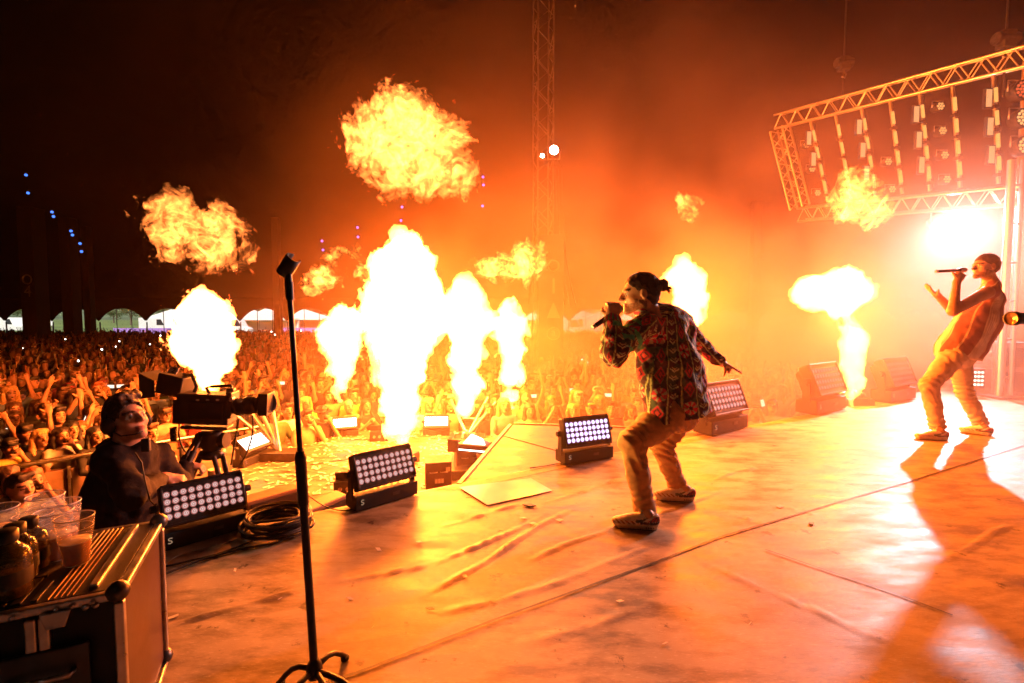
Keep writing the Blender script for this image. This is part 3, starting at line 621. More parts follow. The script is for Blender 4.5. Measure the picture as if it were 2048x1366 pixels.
for i, px in enumerate((1618, 1668, 1720, 1778, 1838, 1903, 1987)):
    a, u = on_frame(px, .08); b, _ = on_frame(px, .9); b = TL.lerp(TR, u).lerp(BL.lerp(BR, u), .9)
    t = empty('light_batten', b, 0, '%s vertical light batten from the left inside the truss frame' % ordn[i], 'light batten', BT)
    rod('pipe', a, b, .03, M['steel'], t, b, 10)
    for j in range(4):
        q0 = a.lerp(b, .12 + .21 * j); q1 = a.lerp(b, .25 + .21 * j); rod('lit_tube', q0 + Vector((-.01, -.035, 0)), q1 + Vector((-.01, -.035, 0)), .024, M['tube_lit'], t, b, 10)
        cl = MB(); cc = a.lerp(b, .29 + .21 * j) - b; cl.box(cc, (.085, .085, .05)); cl.build('clamp', M['black_metal'], t)
    if i in (0, 2, 4, 6):
        for j in range(3 if i else 2):
            cc = a.lerp(b, .22 + .26 * j) + Vector((-.14, -.03, 0)) - b; s = MB(); s.box(cc, (.11, .05, .3)); sb = s.build('strobe', M['black_metal'], t)
            s = MB(); s.box(cc + Vector((0, -.028, 0)), (.085, .006, .26)); s.build('strobe_face', M['strobe'], sb)
        for k in range(3):
            off = .02 * k; pts = [a.lerp(b, s_ / 10) + Vector((.05 + off + .02 * math.sin(s_ * 1.3 + k), .03, 0)) - b for s_ in range(11)]; w_ = MB(); w_.path(pts, .011, 5); w_.build('cable', M['rubber'], t)
PG = 'small round lamps inside the truss frame'
for col, (px, ts) in enumerate(((1875, (.22, .42, .62, .82)), (1598, (.3, .55, .8)), (1755, (.6, .85)))):
    for j, tt in enumerate(ts):
        p, _ = on_frame(px, tt); t = empty('par_lamp', p, 0, 'small round lamp %s in the %s row of the truss frame' % (['at the top', 'second from top', 'third from top', 'at the bottom'][j], ['right-hand', 'left-hand', 'middle'][col]), 'lamp', PG)
        mb = MB(); mb.lathe([(.075, -.02), (.08, .0), (.06, .12), (.0, .13)], 14, R=rot_to((0, 1, 0))); can = mb.build('can', M['black_metal'], t)
        for q in range(7):
            th = q * math.pi / 3; r_ = .045 if q < 6 else 0; mb = MB(); mb.cyl((r_ * math.cos(th), -.028, r_ * math.sin(th)), (r_ * math.cos(th), -.02, r_ * math.sin(th)), .018, n=8); mb.build('diode', M['par_lit'], can)
        mb = MB(); mb.path([(-.09, .04, .0), (-.09, .04, .1), (.09, .04, .1), (.09, .04, 0)], .008, 5); mb.build('bracket', M['steel'], t)
# chain hoists carrying the frame
for k, (px, py, y, lab) in enumerate(((1688, 128, 9.8, 'chain hoist hanging above the truss frame, left one'), (2012, 80, 7.6, 'chain hoist at the right end of the truss frame'))):
    p = P(px, py, y); t = empty('chain_hoist', p, 0, lab, 'hoist', 'chain hoists')
    mb = MB(); mb.box((0, 0, 0), (.2, .16, .26)); mb.cyl((-.16, 0, .02), (.16, 0, .02), .09, n=12); mb.build('motor', M['dark_steel'], t, bevel=.02)
    rod('chain', (0, 0, .1), (0, 0, 9), .014, M['dark_steel'], t); rod('chain', (0, 0, -.1), (0, 0, -.85), .014, M['dark_steel'], t)
    mb = MB(); mb.path([(0, 0, -.13), (.05, 0, -.2), (.02, 0, -.27), (-.04, 0, -.24)], .016, 6); mb.build('hook', M['steel'], t)
# big white back spot and its light
sp_ = P(1896, 448, 8.6)
ts = empty('spotlight', sp_, 0, 'dazzling white spotlight under the truss frame', 'spotlight')
mb = MB(); mb.lathe([(.15, -.02), (.17, .0), (.16, .2), (.1, .36), (0, .38)], 22, R=rot_to((0, 1, .25))); mb.build('housing', M['black_metal'], ts)
M['spot_glass'] = emat('spotlight_glass', (.93, .95, 1), 420); mb = MB(); mb.lathe([(0, -.03), (.07, -.028), (.125, -.012)], 22, R=rot_to((0, 1, .25))); mb.build('glass', M['spot_glass'], ts)
mb = MB(); mb.path([(-.2, .12, .05), (-.2, .12, .3), (.2, .12, .3), (.2, .12, .05)], .018, 6); mb.build('yoke', M['steel'], ts)
ld = bpy.data.lights.new('spotlight_beam', 'SPOT'); ld.energy = 3600; ld.spot_size = 1.7; ld.spot_blend = .9; ld.shadow_soft_size = .05; ld.color = (.88, .88, 1)
lo = bpy.data.objects.new('spotlight_beam', ld); C.objects.link(lo); lo.location = sp_ + Vector((-.02, -.12, -.03)); lo.rotation_euler = (Vector((3.9, 3.0, 0)) - lo.location).to_track_quat('-Z', 'Y').to_euler()
SPOT_BEAM = ld
# ------------------------------------------------------------------ microphone stand
mb0 = FL(630, 1378); top = P(577, 552, mb0.y + .02)
ms = empty('microphone_stand', mb0, 0, 'empty black straight microphone stand with a bare clip', 'mic stand')
tp = top - mb0
hub = Vector((0, 0, .06))
mb = MB(); mb.cyl(hub, hub.lerp(tp, .49), .0125, n=14); mb.build('lower_tube', M['black_metal'], ms)
mb = MB(); mb.cyl(hub.lerp(tp, .46), hub.lerp(tp, .96), .0085, n=14); mb.build('upper_tube', M['black_metal'], ms)
mb = MB(); mb.cyl(hub.lerp(tp, .43), hub.lerp(tp, .55), .0165, .0175, n=16); mb.cyl(hub.lerp(tp, .55), hub.lerp(tp, .565), .0175, .012, n=16); mb.build('clutch', M['black_plastic'], ms)
mb = MB(); mb.cyl(hub.lerp(tp, .94), hub.lerp(tp, .985), .0125, .0135, n=12); mb.build('adapter', M['black_plastic'], ms)
cl = MB(); R = rot_to(Vector((.62, -.25, .74))); o_ = tp + Vector((0, 0, .03)); n_ = 14; prof = []
for i in range(n_):     # open C-shaped grip
    th = math.radians(50 + 280 * i / (n_ - 1)); prof.append((math.cos(th), math.sin(th)))
vv = []; 
for z_ in (-.03, .035):
    for r_ in (.019, .0235):
        for c, s_ in prof: vv.append(o_ + R @ Vector((r_ * c, r_ * s_, z_)))
ff = []
for i in range(n_ - 1):
    ff += [(i, i + 1, 2 * n_ + i + 1, 2 * n_ + i), (n_ + i, 3 * n_ + i, 3 * n_ + i + 1, n_ + i + 1), (i, n_ + i, n_ + i + 1, i + 1), (2 * n_ + i, 2 * n_ + i + 1, 3 * n_ + i + 1, 3 * n_ + i)]
for i in (0, n_ - 1): ff.append((i, 2 * n_ + i, 3 * n_ + i, n_ + i))
cl.add(vv, ff, 0, True); cl.cyl(tp - Vector((0, 0, .03)), o_ - R @ Vector((.02, 0, 0)) * 0 - Vector((0, 0, .015)), .012, .01, 10); cl.build('microphone_clip', M['black_plastic'], ms)
mb = MB(); mb.lathe([(0, -.02), (.02, -.02), (.026, 0), (.022, .025), (.013, .04), (0, .045)], 14, hub); mb.build('hub', M['black_plastic'], ms)
for px, py in ((694, 1318), (556, 1372), (548, 1470), (770, 1450), (690, 1490)):
    e = FL(px, py) - mb0; e.z = .006; d = e - hub; pts = [hub.lerp(e, t) + Vector((0, 0, .035 * math.sin(math.pi * t) + .0)) for t in (0, .2, .4, .6, .8, 1)]
    mb = MB(); mb.path(pts, [.0095, .0092, .009, .0088, .0085, .008], 8); lg = mb.build('leg', M['black_metal'], ms)
    f_ = MB(); f_.cyl(e - d.normalized() * .02, e + Vector((0, 0, 0)), .011, n=8); f_.build('rubber_foot', M['rubber'], lg)
# ------------------------------------------------------------------ flight case with drinks
ZC = .5
k0 = FL(238, 1178, ZC); e1 = Vector((-.43, .90, 0)).normalized(); e2 = Vector((-.93, -.30, 0)); e2 = (e2 - e1 * e2.dot(e1)).normalized(); up = Vector((0, 0, 1))
LEN, WID = .46, .62
k0.z = 0
fc = empty('flight_case', k0, 0, 'black flight case with aluminium edges carrying cups and bottles', 'flight case')
def cp(a, b, z): return e2 * a + e1 * b + up * z      # a along the near edge to the left, b along the right edge to the back
RC = Matrix((e2, e1, up)).transposed()
M['case_panel'] = pmat('case_laminate', (.012, .009, .008), .55, 0, .3, 9, .1, 200)
M['case_red'] = pmat('case_side_laminate', (.045, .016, .012), .35, 0, .3, 7, .06, 150, coat=.2)
M['case_stripe'] = pmat('case_brass_stripe', (.5, .33, .16), .35, .7, .15, 30)
mb = MB(); mb.box(cp(WID / 2, LEN / 2, ZC / 2), (WID - .012, LEN - .012, ZC - .012), RC); mb.build('body', M['case_panel'], fc)
mb = MB(); mb.box(cp(.004, LEN / 2, ZC / 2), (.01, LEN - .05, ZC - .05), RC); mb.build('side_panel', M['case_red'], fc)
def edge(a, b, w=.022):
    d = (b - a); c = (a + b) / 2; t = d.normalized(); m_ = MB()
    s = [abs(t.dot(v)) for v in (e2, e1, up)]; k = s.index(max(s)); sz = [w, w, w]; sz[k] = d.length; m_.box(c, sz, RC); m_.build('edge_profile', M['aluminium'], fc, bevel=.004)
for z_ in (.0, ZC):
    zz = max(z_, .012); edge(cp(.015, 0, zz - .012), cp(WID, 0, zz - .012)); edge(cp(.0, .0, zz - .012), cp(0, LEN, zz - .012)); edge(cp(0, LEN, zz - .012), cp(WID, LEN, zz - .012))
edge(cp(0, 0, .03), cp(0, 0, ZC - .03)); edge(cp(0, LEN, .03), cp(0, LEN, ZC - .03)); edge(cp(.145, -.001, .2), cp(.145, -.001, ZC - .03), .022); edge(cp(.17, -.001, .2), cp(.17, -.001, ZC - .03), .022)
edge(cp(.06, .03, ZC), cp(.06, LEN - .03, ZC), .02)
def lay(name, a0, a1, b0, b1, z0, th, mat, bevel=.001):
    m_ = MB(); m_.box(cp((a0 + a1) / 2, (b0 + b1) / 2, z0 + th / 2), (a1 - a0, b1 - b0, th), RC); return m_.build(name, mat, fc, bevel=bevel)
ZT = ZC - .006
lay('lid_panel', .012, WID, .012, LEN - .012, ZT, .005, M['case_panel'])
for i in range(5): lay('lid_stripe', .094 + .012 * i, .097 + .012 * i, .014, LEN - .02, ZT + .0055, .003, M['case_stripe'])
for (a0, a1, b0, b1) in ((.165, .178, .02, .12), (.195, .215, .02, .15), (.225, .235, .02, .15), (.19, .26, .155, .165), (.155, .19, .3, .32), (.155, .165, .3, .42)): lay('lid_fitting', a0, a1, b0, b1, ZT + .0055, .004, M['dark_steel'], .001)
for b_ in (0.0, LEN):
    for z_ in (.02, ZC - .004):
        m_ = MB(); m_.lathe([(.0, .027), (.013, .023), (.023, .013), (.027, 0), (.023, -.013), (.013, -.023), (0, -.027)], 16, cp(.002, b_, z_)); cb = m_.build('corner_ball', M['dark_steel'], fc)
        for dx in (.045, .065): m_ = MB(); m_.lathe([(.0, .006), (.006, .004), (.008, 0)], 10, cp(dx, b_ - .012 if b_ == 0 else b_, z_ - .02), rot_to(-e1)); m_.build('rivet', M['steel'], cb)
for a_ in (.05, .09, .12, .2, .28, .36, .44):
    m_ = MB(); m_.lathe([(.0, .004), (.004, .003), (.006, 0)], 8, cp(a_, -.016, ZC - .014), rot_to(-e1)); m_.build('rivet', M['steel'], fc)
m_ = MB(); m_.box(cp(.16, -.012, .31), (.2, .012, .16), RC); dish = m_.build('handle_dish', M['dark_steel'], fc, bevel=.005)
m_ = MB(); m_.path([cp(.09, -.022, .33), cp(.09, -.04, .33), cp(.21, -.04, .33), cp(.21, -.022, .33)], .007, 8); m_.build('handle', M['steel'], dish)
m_ = MB(); m_.prism([(-.02, -.03), (.02, -.03), (.03, .0), (.012, .028), (-.012, .028), (-.03, 0)], .01, cp(.06, -.016, .24), Matrix((e2, up, -e1)).transposed()); latch = m_.build('latch', M['steel'], fc, bevel=.002)
m_ = MB(); m_.path([cp(.045, -.026, .235), cp(.06, -.034, .25), cp(.075, -.026, .235)], .004, 6); m_.build('latch_key', M['steel'], latch)
m_ = MB(); m_.prism([(-.03, .012), (.03, .012), (.018, -.028), (-.018, -.028)], .006, cp(.12, -.019, ZC - .03), Matrix((e2, up, -e1)).transposed()); m_.build('corner_plate', M['steel'], fc, bevel=.002)
# clear plastic and glass
def glass_mat(name, col, rough, ior, alpha=None):
    m, N, L, b = new_mat(name); b.inputs['Base Color'].default_value = (*col, 1); b.inputs['Roughness'].default_value = rough; b.inputs['IOR'].default_value = ior; b.inputs['Transmission Weight'].default_value = 1
    nz = N.new('ShaderNodeTexNoise'); nz.inputs['Scale'].default_value = 40; mr = N.new('ShaderNodeMapRange'); mr.inputs[3].default_value = rough; mr.inputs[4].default_value = rough + .12; L.new(nz.outputs[0], mr.inputs[0]); L.new(mr.outputs[0], b.inputs['Roughness']); return m
def thin_mat(name, col, a):
    m, N, L, b = new_mat(name); b.inputs['Base Color'].default_value = (*col, 1); b.inputs['Roughness'].default_value = .15; b.inputs['Alpha'].default_value = a
    lw = N.new('ShaderNodeTexNoise'); lw.inputs['Scale'].default_value = 30; mr = N.new('ShaderNodeMapRange'); mr.inputs[3].default_value = a * .6; mr.inputs[4].default_value = a * 1.5; L.new(lw.outputs[0], mr.inputs[0]); L.new(mr.outputs[0], b.inputs['Alpha']); return m
M['cup'] = thin_mat('clear_cup_plastic', (.8, .75, .68), .22); M['cup_rim'] = thin_mat('cup_rim_plastic', (.9, .85, .78), .75); M['beer'] = thin_mat('amber_beer', (.55, .22, .05), .8); M['foam'] = thin_mat('beer_foam', (.9, .8, .6), .7)
M['print'] = pmat('cup_print', (.45, .3, .15), .6, 0, .1, 40)
def cup(px, py, label, fill=.45, h=.135, r0=.029, r1=.044, stack=False):
    b = FL(px, py, ZC + .002); t = empty('plastic_cup', b, random.uniform(0, 6), label, 'cup', 'plastic cups on the flight case')
    m_ = MB(); m_.lathe([(0, .003), (r0 * .96, .003), (r0, .0), (r0 + .002, .006), (r0 + (r1 - r0) * .5, h * .5), (r1 - .001, h * .8), (r1, h)], 30); m_.build('wall', M['cup'], t)
    m_ = MB(); m_.path([(r1 * math.cos(a), r1 * math.sin(a), h) for a in np.linspace(0, 6.283, 31)[:-1]], .0016, 6, closed=True); m_.build('rim', M['cup_rim'], t)
    for zz in (.004, h * .78):
        rr = r0 + (r1 - r0) * zz / h; m_ = MB(); m_.path([(rr * math.cos(a), rr * math.sin(a), zz) for a in np.linspace(0, 6.283, 31)[:-1]], .0009, 5, closed=True); m_.build('ridge', M['cup_rim'], t)
    if fill:
        zf = h * fill; rf = r0 + (r1 - r0) * fill; m_ = MB(); m_.lathe([(0, .006), (r0 - .001, .006), (rf - .0015, zf)], 30); m_.build('beer', M['beer'], t); m_ = MB(); m_.lathe([(0, zf), (rf - .0015, zf), (rf - .001, zf + .004), (0, zf + .003)], 30); m_.build('foam', M['foam'], t)
    return t
cup(153, 1127, 'front beer cup half full, nearest the case corner', .48); cup(112, 1118, 'beer cup standing just behind the front cup', .5, .14); cup(96, 1100, 'tallest cup behind the others, nearly empty', .12, .165); cup(70, 1118, 'short cup between the tallest cup and the bottles', .3, .13); cup(128, 1096, 'cup at the back right of the cup cluster', .35, .14); cup(2, 1118, 'plastic cup cut off by the left photo edge', .6, .15)
M['bottle'] = thin_mat('green_brown_glass', (.10, .085, .03), .62); M['cap'] = pmat('black_bottle_cap', (.012, .012, .012), .4, 0, .2, 20); M['label'] = pmat('bottle_label', (.05, .04, .03), .6, 0, .4, 30)
def bottle(px, py, label, s=1.0):
    b = FL(px, py, ZC + .002); t = empty('glass_bottle', b, 0, label, 'bottle', 'glass bottles on the flight case'); t.scale = (s, s, s)
    m_ = MB(); m_.lathe([(0, .002), (.036, 0), (.041, .006), (.042, .05), (.042, .088), (.038, .104), (.026, .116), (.02, .122), (.019, .134)], 28); m_.build('glass', M['bottle'], t)
    m_ = MB(); m_.lathe([(0, .004), (.038, .004), (.039, .06), (0, .06)], 24); m_.build('contents', M['beer'], t)
    m_ = MB(); m_.lathe([(.021, .126), (.022, .13), (.022, .15), (.019, .153), (0, .153)], 20); m_.build('cap', M['cap'], t)
    m_ = MB(); m_.lathe([(.0425, .03), (.0428, .035), (.0428, .06), (.0425, .065)], 28); m_.build('label_band', M['label'], t)
bottle(18, 1192, 'front dark glass bottle with black cap at the left edge', 1.1); bottle(36, 1160, 'middle dark glass bottle with black cap', 1.0); bottle(62, 1138, 'rear dark glass bottle beside the cups', .95)
# ------------------------------------------------------------------ cables, coil, tape and litter on the deck
def cable(name, pts, r, label, cat='cable', mat=None, z=None):
    pp = [FL(*p) + Vector((0, 0, r + .004)) for p in pts]; sm = []
    for i in range(len(pp) - 1):
        p0, p1, p2, p3 = pp[max(i - 1, 0)], pp[i], pp[i + 1], pp[min(i + 2, len(pp) - 1)]
        for k in range(7):
            t = k / 7; sm.append(.5 * ((2 * p1) + (p2 - p0) * t + (2 * p0 - 5 * p1 + 4 * p2 - p3) * t * t + (3 * p1 - p0 - 3 * p2 + p3) * t ** 3))
    sm.append(pp[-1]); m_ = MB(); m_.path(sm, r, 8); o = m_.build(name, mat or M['rubber'], off=sm[0], loc=sm[0]); tag(o, label, cat); return o
cc = FL(556, 1062); coil = MB(); rr_ = random.Random(5); pts = []
for i in range(14 * 26):
    a = 2 * math.pi * i / 26; k = i // 26; r_ = .155 + .022 * math.sin(k * 2.4) + .012 * math.sin(a * 2 + k); pts.append((r_ * math.cos(a) + .012 * math.sin(k * 1.7), r_ * .95 * math.sin(a) + .012 * math.cos(k * 2.9), .012 + .0065 * k + .012 * abs(math.sin(a * 1.5 + k))))
coil.path(pts, .0075, 6); co = coil.build('cable_coil', M['rubber'], loc=cc); tag(co, 'coiled black cable lying behind the mic stand', 'cable coil')
M['grey_cable'] = pmat('grey_cable', (.3, .27, .22), .5, 0, .2, 20)
cable('power_cable', [(600, 1040), (560, 1085), (480, 1102), (400, 1125), (340, 1148), (300, 1165)], .006, 'thick black cable from the coil along the wash light to the case')
cable('power_cable', [(505, 1085), (440, 1110), (380, 1125), (330, 1136), (290, 1138)], .005, 'black cable running close under the nearest wash light')
cable('signal_cable', [(560, 1056), (460, 1085), (385, 1105), (345, 1120), (318, 1150), (298, 1185), (292, 1230)], .0028, 'thin pale cable curving from the wash light down past the flight case', mat=M['grey_cable'])
cable('signal_cable', [(615, 992), (650, 1015), (690, 1024), (712, 1016)], .004, 'black cable at the stage edge between coil and second wash light')
cable('signal_cable', [(1060, 938), (1090, 934), (1130, 926)], .004, 'short black cable feeding the violet wash light')
M['tape'] = pmat('pale_tape', (.6, .55, .42), .7, 0, .1, 20)
def flat(name, corners, label, cat, mat, z=.006, group=None, parent=None, th=.0015):
    pp = [FL(*c) + Vector((0, 0, z)) for c in corners]; k = len(pp); c0 = sum(pp, Vector()) / k; m_ = MB(); vv = [p - c0 for p in pp] + [p - c0 - Vector((0, 0, th)) for p in pp]
    m_.add(vv, [tuple(range(k))[::-1], tuple(range(k, 2 * k))] + [(i, (i + 1) % k, k + (i + 1) % k, k + i) for i in range(k)]); o = m_.build(name, mat, parent, loc=c0); tag(o, label, cat, group); return o
flat('tape_strip', [(308, 1154), (334, 1147), (334, 1151), (309, 1158)], 'short pale tape strip beside the flight case, upper one', 'tape', M['tape'])
flat('tape_strip', [(328, 1240), (357, 1230), (357, 1234), (329, 1244)], 'short pale tape strip beside the flight case, lower one', 'tape', M['tape'])
M['white_panel'] = pmat('white_plastic_sheet', (.85, .84, .8), .12, 0, .06, 6)
pan = flat('floor_sheet', [(975, 1012), (918, 976), (1062, 958), (1105, 983)], 'white plastic sheet taped flat on the deck behind the second wash light', 'sheet', M['white_panel'], .007)
CG = 'confetti flakes on the main deck'; M['confetti'] = pmat('confetti_paper', (.8, .72, .6), .6, 0, .1, 10)
rr_ = random.Random(12)
for i, (px, py) in enumerate(((470, 1143), (838, 1086), (757, 1101), (745, 1258), (1066, 1049), (1046, 1038), (1119, 1042), (1345, 968), (1560, 1015), (700, 1200), (1240, 1205), (930, 1155), (560, 1200), (1330, 1290), (1500, 1250), (860, 1220))):
    a = rr_.uniform(0, 3); dx, dy = 9 * math.cos(a), 3 * math.sin(a); f_ = flat('confetti_flake', [(px - dx, py - dy), (px + dy, py - 2.5), (px + dx, py + dy), (px - dy, py + 2.5)], 'paper confetti flake lying on the orange lit deck', 'confetti', M['confetti'], .008, CG)
    f_.rotation_euler = (rr_.uniform(-.15, .15), rr_.uniform(-.15, .15), 0)
flat('plastic_clip', [(1045, 1012), (1060, 1010), (1072, 1014), (1060, 1016)], 'small black plastic clip lying on the deck', 'clip', M['black_plastic'], .012, th=.008)
flat('plastic_clip', [(1618, 1047), (1628, 1048), (1626, 1052), (1617, 1050)], 'tiny black clip near the long floor seam', 'clip', M['black_plastic'], .01, th=.006)
# confetti littering the lower deck: uncountable
rng = np.random.default_rng(4); nC = 1500; cx = rng.uniform(-3.6, .2, nC); cyy = rng.uniform(4.1, 8.25, nC); V = []; F = []
for i in range(nC):
    a = rng.uniform(0, 6.28); l, w = rng.uniform(.02, .045), rng.uniform(.008, .014); u = np.array([math.cos(a), math.sin(a), rng.uniform(-.25, .25)]); v = np.array([-math.sin(a), math.cos(a), rng.uniform(-.3, .3)]); c = np.array([cx[i], cyy[i], DECK + .012])
    b = len(V); V += [c - u * l - v * w, c + u * l - v * w, c + u * l + v * w, c - u * l + v * w]; F.append((b, b + 1, b + 2, b + 3))
tag(link('confetti', qmesh('confetti', V, F, M['confetti'], smooth=False)), 'pale confetti strewn over the lower deck', kind='stuff')
# ------------------------------------------------------------------ boxes, cups and flame heads on the lower deck
def crate(name, px0, px1, pbot, h, z, label, cat, mat, depth=.3, yaw=None, parts=True):
    a, b = FL(px0, pbot, z), FL(px1, pbot - 4, z); w = (b - a).length; c = (a + b) / 2 + Vector((0, depth / 2, 0)); t = empty(name, c, math.atan2(b.y - a.y, b.x - a.x) if yaw is None else yaw, label, cat)
    m_ = MB(); m_.box((0, 0, h / 2), (w, depth, h)); m_.build('body', mat, t, bevel=.008)
    m_ = MB(); m_.box((0, 0, h + .006), (w * 1.02, depth * 1.02, .014)); m_.build('lid', M['dark_steel'], t, bevel=.003)
    for sx in (-1, 1): m_ = MB(); m_.path([(sx * w * .2 - .04, -depth / 2 - .002, h * .7), (sx * w * .2 - .04, -depth / 2 - .02, h * .7), (sx * w * .2 + .04, -depth / 2 - .02, h * .7), (sx * w * .2 + .04, -depth / 2 - .002, h * .7)], .006, 6); m_.build('handle', M['steel'], t)
    return t, w
M['red_box'] = pmat('dark_red_box', (.06, .02, .018), .45, 0, .3, 10)
crate('equipment_box', 908, 965, 950, .3, DECK, 'dark box at the corner of the wing deck with cups beside it', 'box', M['red_box'], .28)
crate('equipment_box', 972, 996, 912, .15, DECK + .3, 'small dark box behind the paper cups', 'box', M['red_box'], .2)
t_, w_ = crate('equipment_box', 846, 898, 985, .32, DECK, 'dark box with white print behind the second wash light', 'box', M['red_box'], .3)
g = MB(); g.box((w_ * .36, -.153, .25), (.05, .004, .05)); g.build('white_label', M['white_print'], t_)
for k in range(3): g = MB(); g.box((w_ * (-.1 + .12 * k), -.153, .12), (.03, .004, .05)); g.build('white_label', M['white_print'], t_)
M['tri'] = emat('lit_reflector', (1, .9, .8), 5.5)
tl = FL(945, 905, DECK + .3); t_ = empty('uplight', tl, -.3, 'tilted bright uplight on the dark box at the deck corner', 'uplight')
g = MB(); g.prism([(-.2, 0), (.2, 0), (.14, .16), (-.05, .22)], .02, (0, -.02, .02), Matrix.Rotation(math.radians(55), 3, 'X')); g.build('reflector', M['tri'], t_)
g = MB(); g.box((0, .06, .05), (.42, .16, .1)); g.build('housing', M['black_metal'], t_, bevel=.008)
g = MB(); g.prism([(-.01, 0), (.13, 0), (.13, .16), (-.01, .16)], .02, (-.3, -.05, .0), Matrix.Rotation(math.radians(90), 3, 'X')); g.build('side_flap', M['red_box'], t_)
M['paper'] = pmat('paper_cup', (.72, .55, .34), .6, 0, .1, 20)
for px, py, lab in ((963, 936, 'paper cup on the deck corner, front one'), (984, 920, 'paper cup on the deck corner, rear one')):
    b = FL(px, py, DECK + .12); t_ = empty('paper_cup', b, 0, lab, 'cup', 'paper cups at the deck corner'); g = MB(); g.lathe([(0, 0), (.045, 0), (.062, .17), (.064, .175), (.06, .175), (.055, .16), (0, .155)], 20); g.build('wall', M['paper'], t_); g = MB(); g.path([(.063 * math.cos(a), .063 * math.sin(a), .175) for a in np.linspace(0, 6.283, 21)[:-1]], .004, 5, closed=True); g.build('rim', M['paper'], t_)
g = MB(); g.box((-.35, 6.1, DECK + .06), (.9, .7, .12)); o = g.build('riser_plate', M['dark_steel'], loc=(0, 0, 0), bevel=.01); tag(o, 'low dark riser plate under the paper cups', 'riser')
def flame_head(px, py, z, label):
    b = FL(px, py, z); t_ = empty('flame_projector', b, random.uniform(-.4, .4), label, 'flame projector', 'flame projectors')
    g = MB(); g.box((0, 0, .07), (.4, .3, .14)); g.build('housing', M['dark_steel'], t_, bevel=.012)
    g = MB(); g.lathe([(.07, .14), (.06, .2), (.045, .24), (.04, .24), (.05, .19)], 14); g.build('nozzle', M['steel'], t_)
    for sx in (-1, 1): g = MB(); g.path([(sx * .16, 0, .13), (sx * .16, 0, .2), (sx * .1, 0, .2)], .012, 6); g.build('bracket', M['steel'], t_)
for a in ((803, 925, DECK, 'flame projector under the tallest flame jet'), (931, 893, DECK, 'flame projector under the ragged topped flame jet'), (677, 868, DECK + .0, 'flame projector behind the white light on the lower deck'), (1704, 815, -.05, 'flame projector under the mushroom shaped flame')): flame_head(*a)
# folded lighting stands / struts leaning on the deck edge
def strut_stand(base, tops, y, label):
    b = FL(*base, DECK); t_ = empty('leaning_strut_stand', b, 0, label, 'strut stand')
    g = MB(); g.box((0, 0, .06), (.55, .3, .12)); g.build('base_box', M['dark_steel'], t_, bevel=.01)
    for px, py in tops: rod('strut', (0, 0, .1), P(px, py, y) - b, .028, M['steel'], t_)
strut_stand((560, 918), ((470, 828), (500, 822), (520, 820), (545, 815)), 7.0, 'folded struts leaning on the deck edge below the camera lens')
strut_stand((935, 885), ((990, 805), (975, 795), (902, 800)), 8.2, 'gold lit struts leaning beside the ragged flame')
for px, py, lab in ((760, 880, 'small dark connector box left of the tallest flame base'), (698, 985, 'small open connector box left of the second wash light')):
    b = FL(px, py, DECK); t_ = empty('connector_box', b, .2, lab, 'connector box'); g = MB(); g.box((0, 0, .08), (.3, .2, .16)); g.build('body', M['black_plastic'], t_, bevel=.01); g = MB(); g.box((0, -.02, .2), (.28, .012, .12), Matrix.Rotation(.5, 3, 'X')); g.build('lid', M['black_plastic'], t_)
    for k in range(3): g = MB(); g.cyl((-.08 + .08 * k, -.1, .08), (-.08 + .08 * k, -.125, .08), .022, n=10); g.build('socket', M['steel'], t_)
# wooden monitor wedges below the edge behind the coil
M['wood'] = pmat('brown_painted_ply', (.22, .12, .06), .5, 0, .3, 5, .15, 60)
def wedge(px0, px1, py, y, label, h=.34):
    a, b = P(px0, py, y), P(px1, py - 8, y + .35); w = (b - a).length; c = (a + b) / 2; t_ = empty('monitor_wedge', (c.x, c.y, DECK), math.atan2(b.y - a.y, b.x - a.x), label, 'monitor speaker', 'wooden monitor wedges below the stage edge')
    zt = c.z - DECK; R = Matrix(((0, 0, 1), (1, 0, 0), (0, 1, 0))); g = MB(); g.prism([(-.02, 0), (.42, 0), (.42, zt - .12), (.1, zt), (-.02, zt - .02)], w, (0, 0, 0), R); g.build('cabinet', M['wood'], t_, bevel=.012)
    g = MB(); g.box((0, -.028, zt / 2), (w * .86, .01, zt * .8)); g.build('grille', M['black_metal'], t_)
    for sx in (-1, 1): g = MB(); g.box((sx * (w / 2 + .005), .2, zt * .6), (.01, .16, .07)); g.build('handle', M['black_plastic'], t_)
wedge(492, 598, 988, 3.9, 'brown wooden monitor wedge behind the coiled cable'); wedge(612, 690, 1004, 3.7, 'brown wooden monitor wedge left of the second wash light')
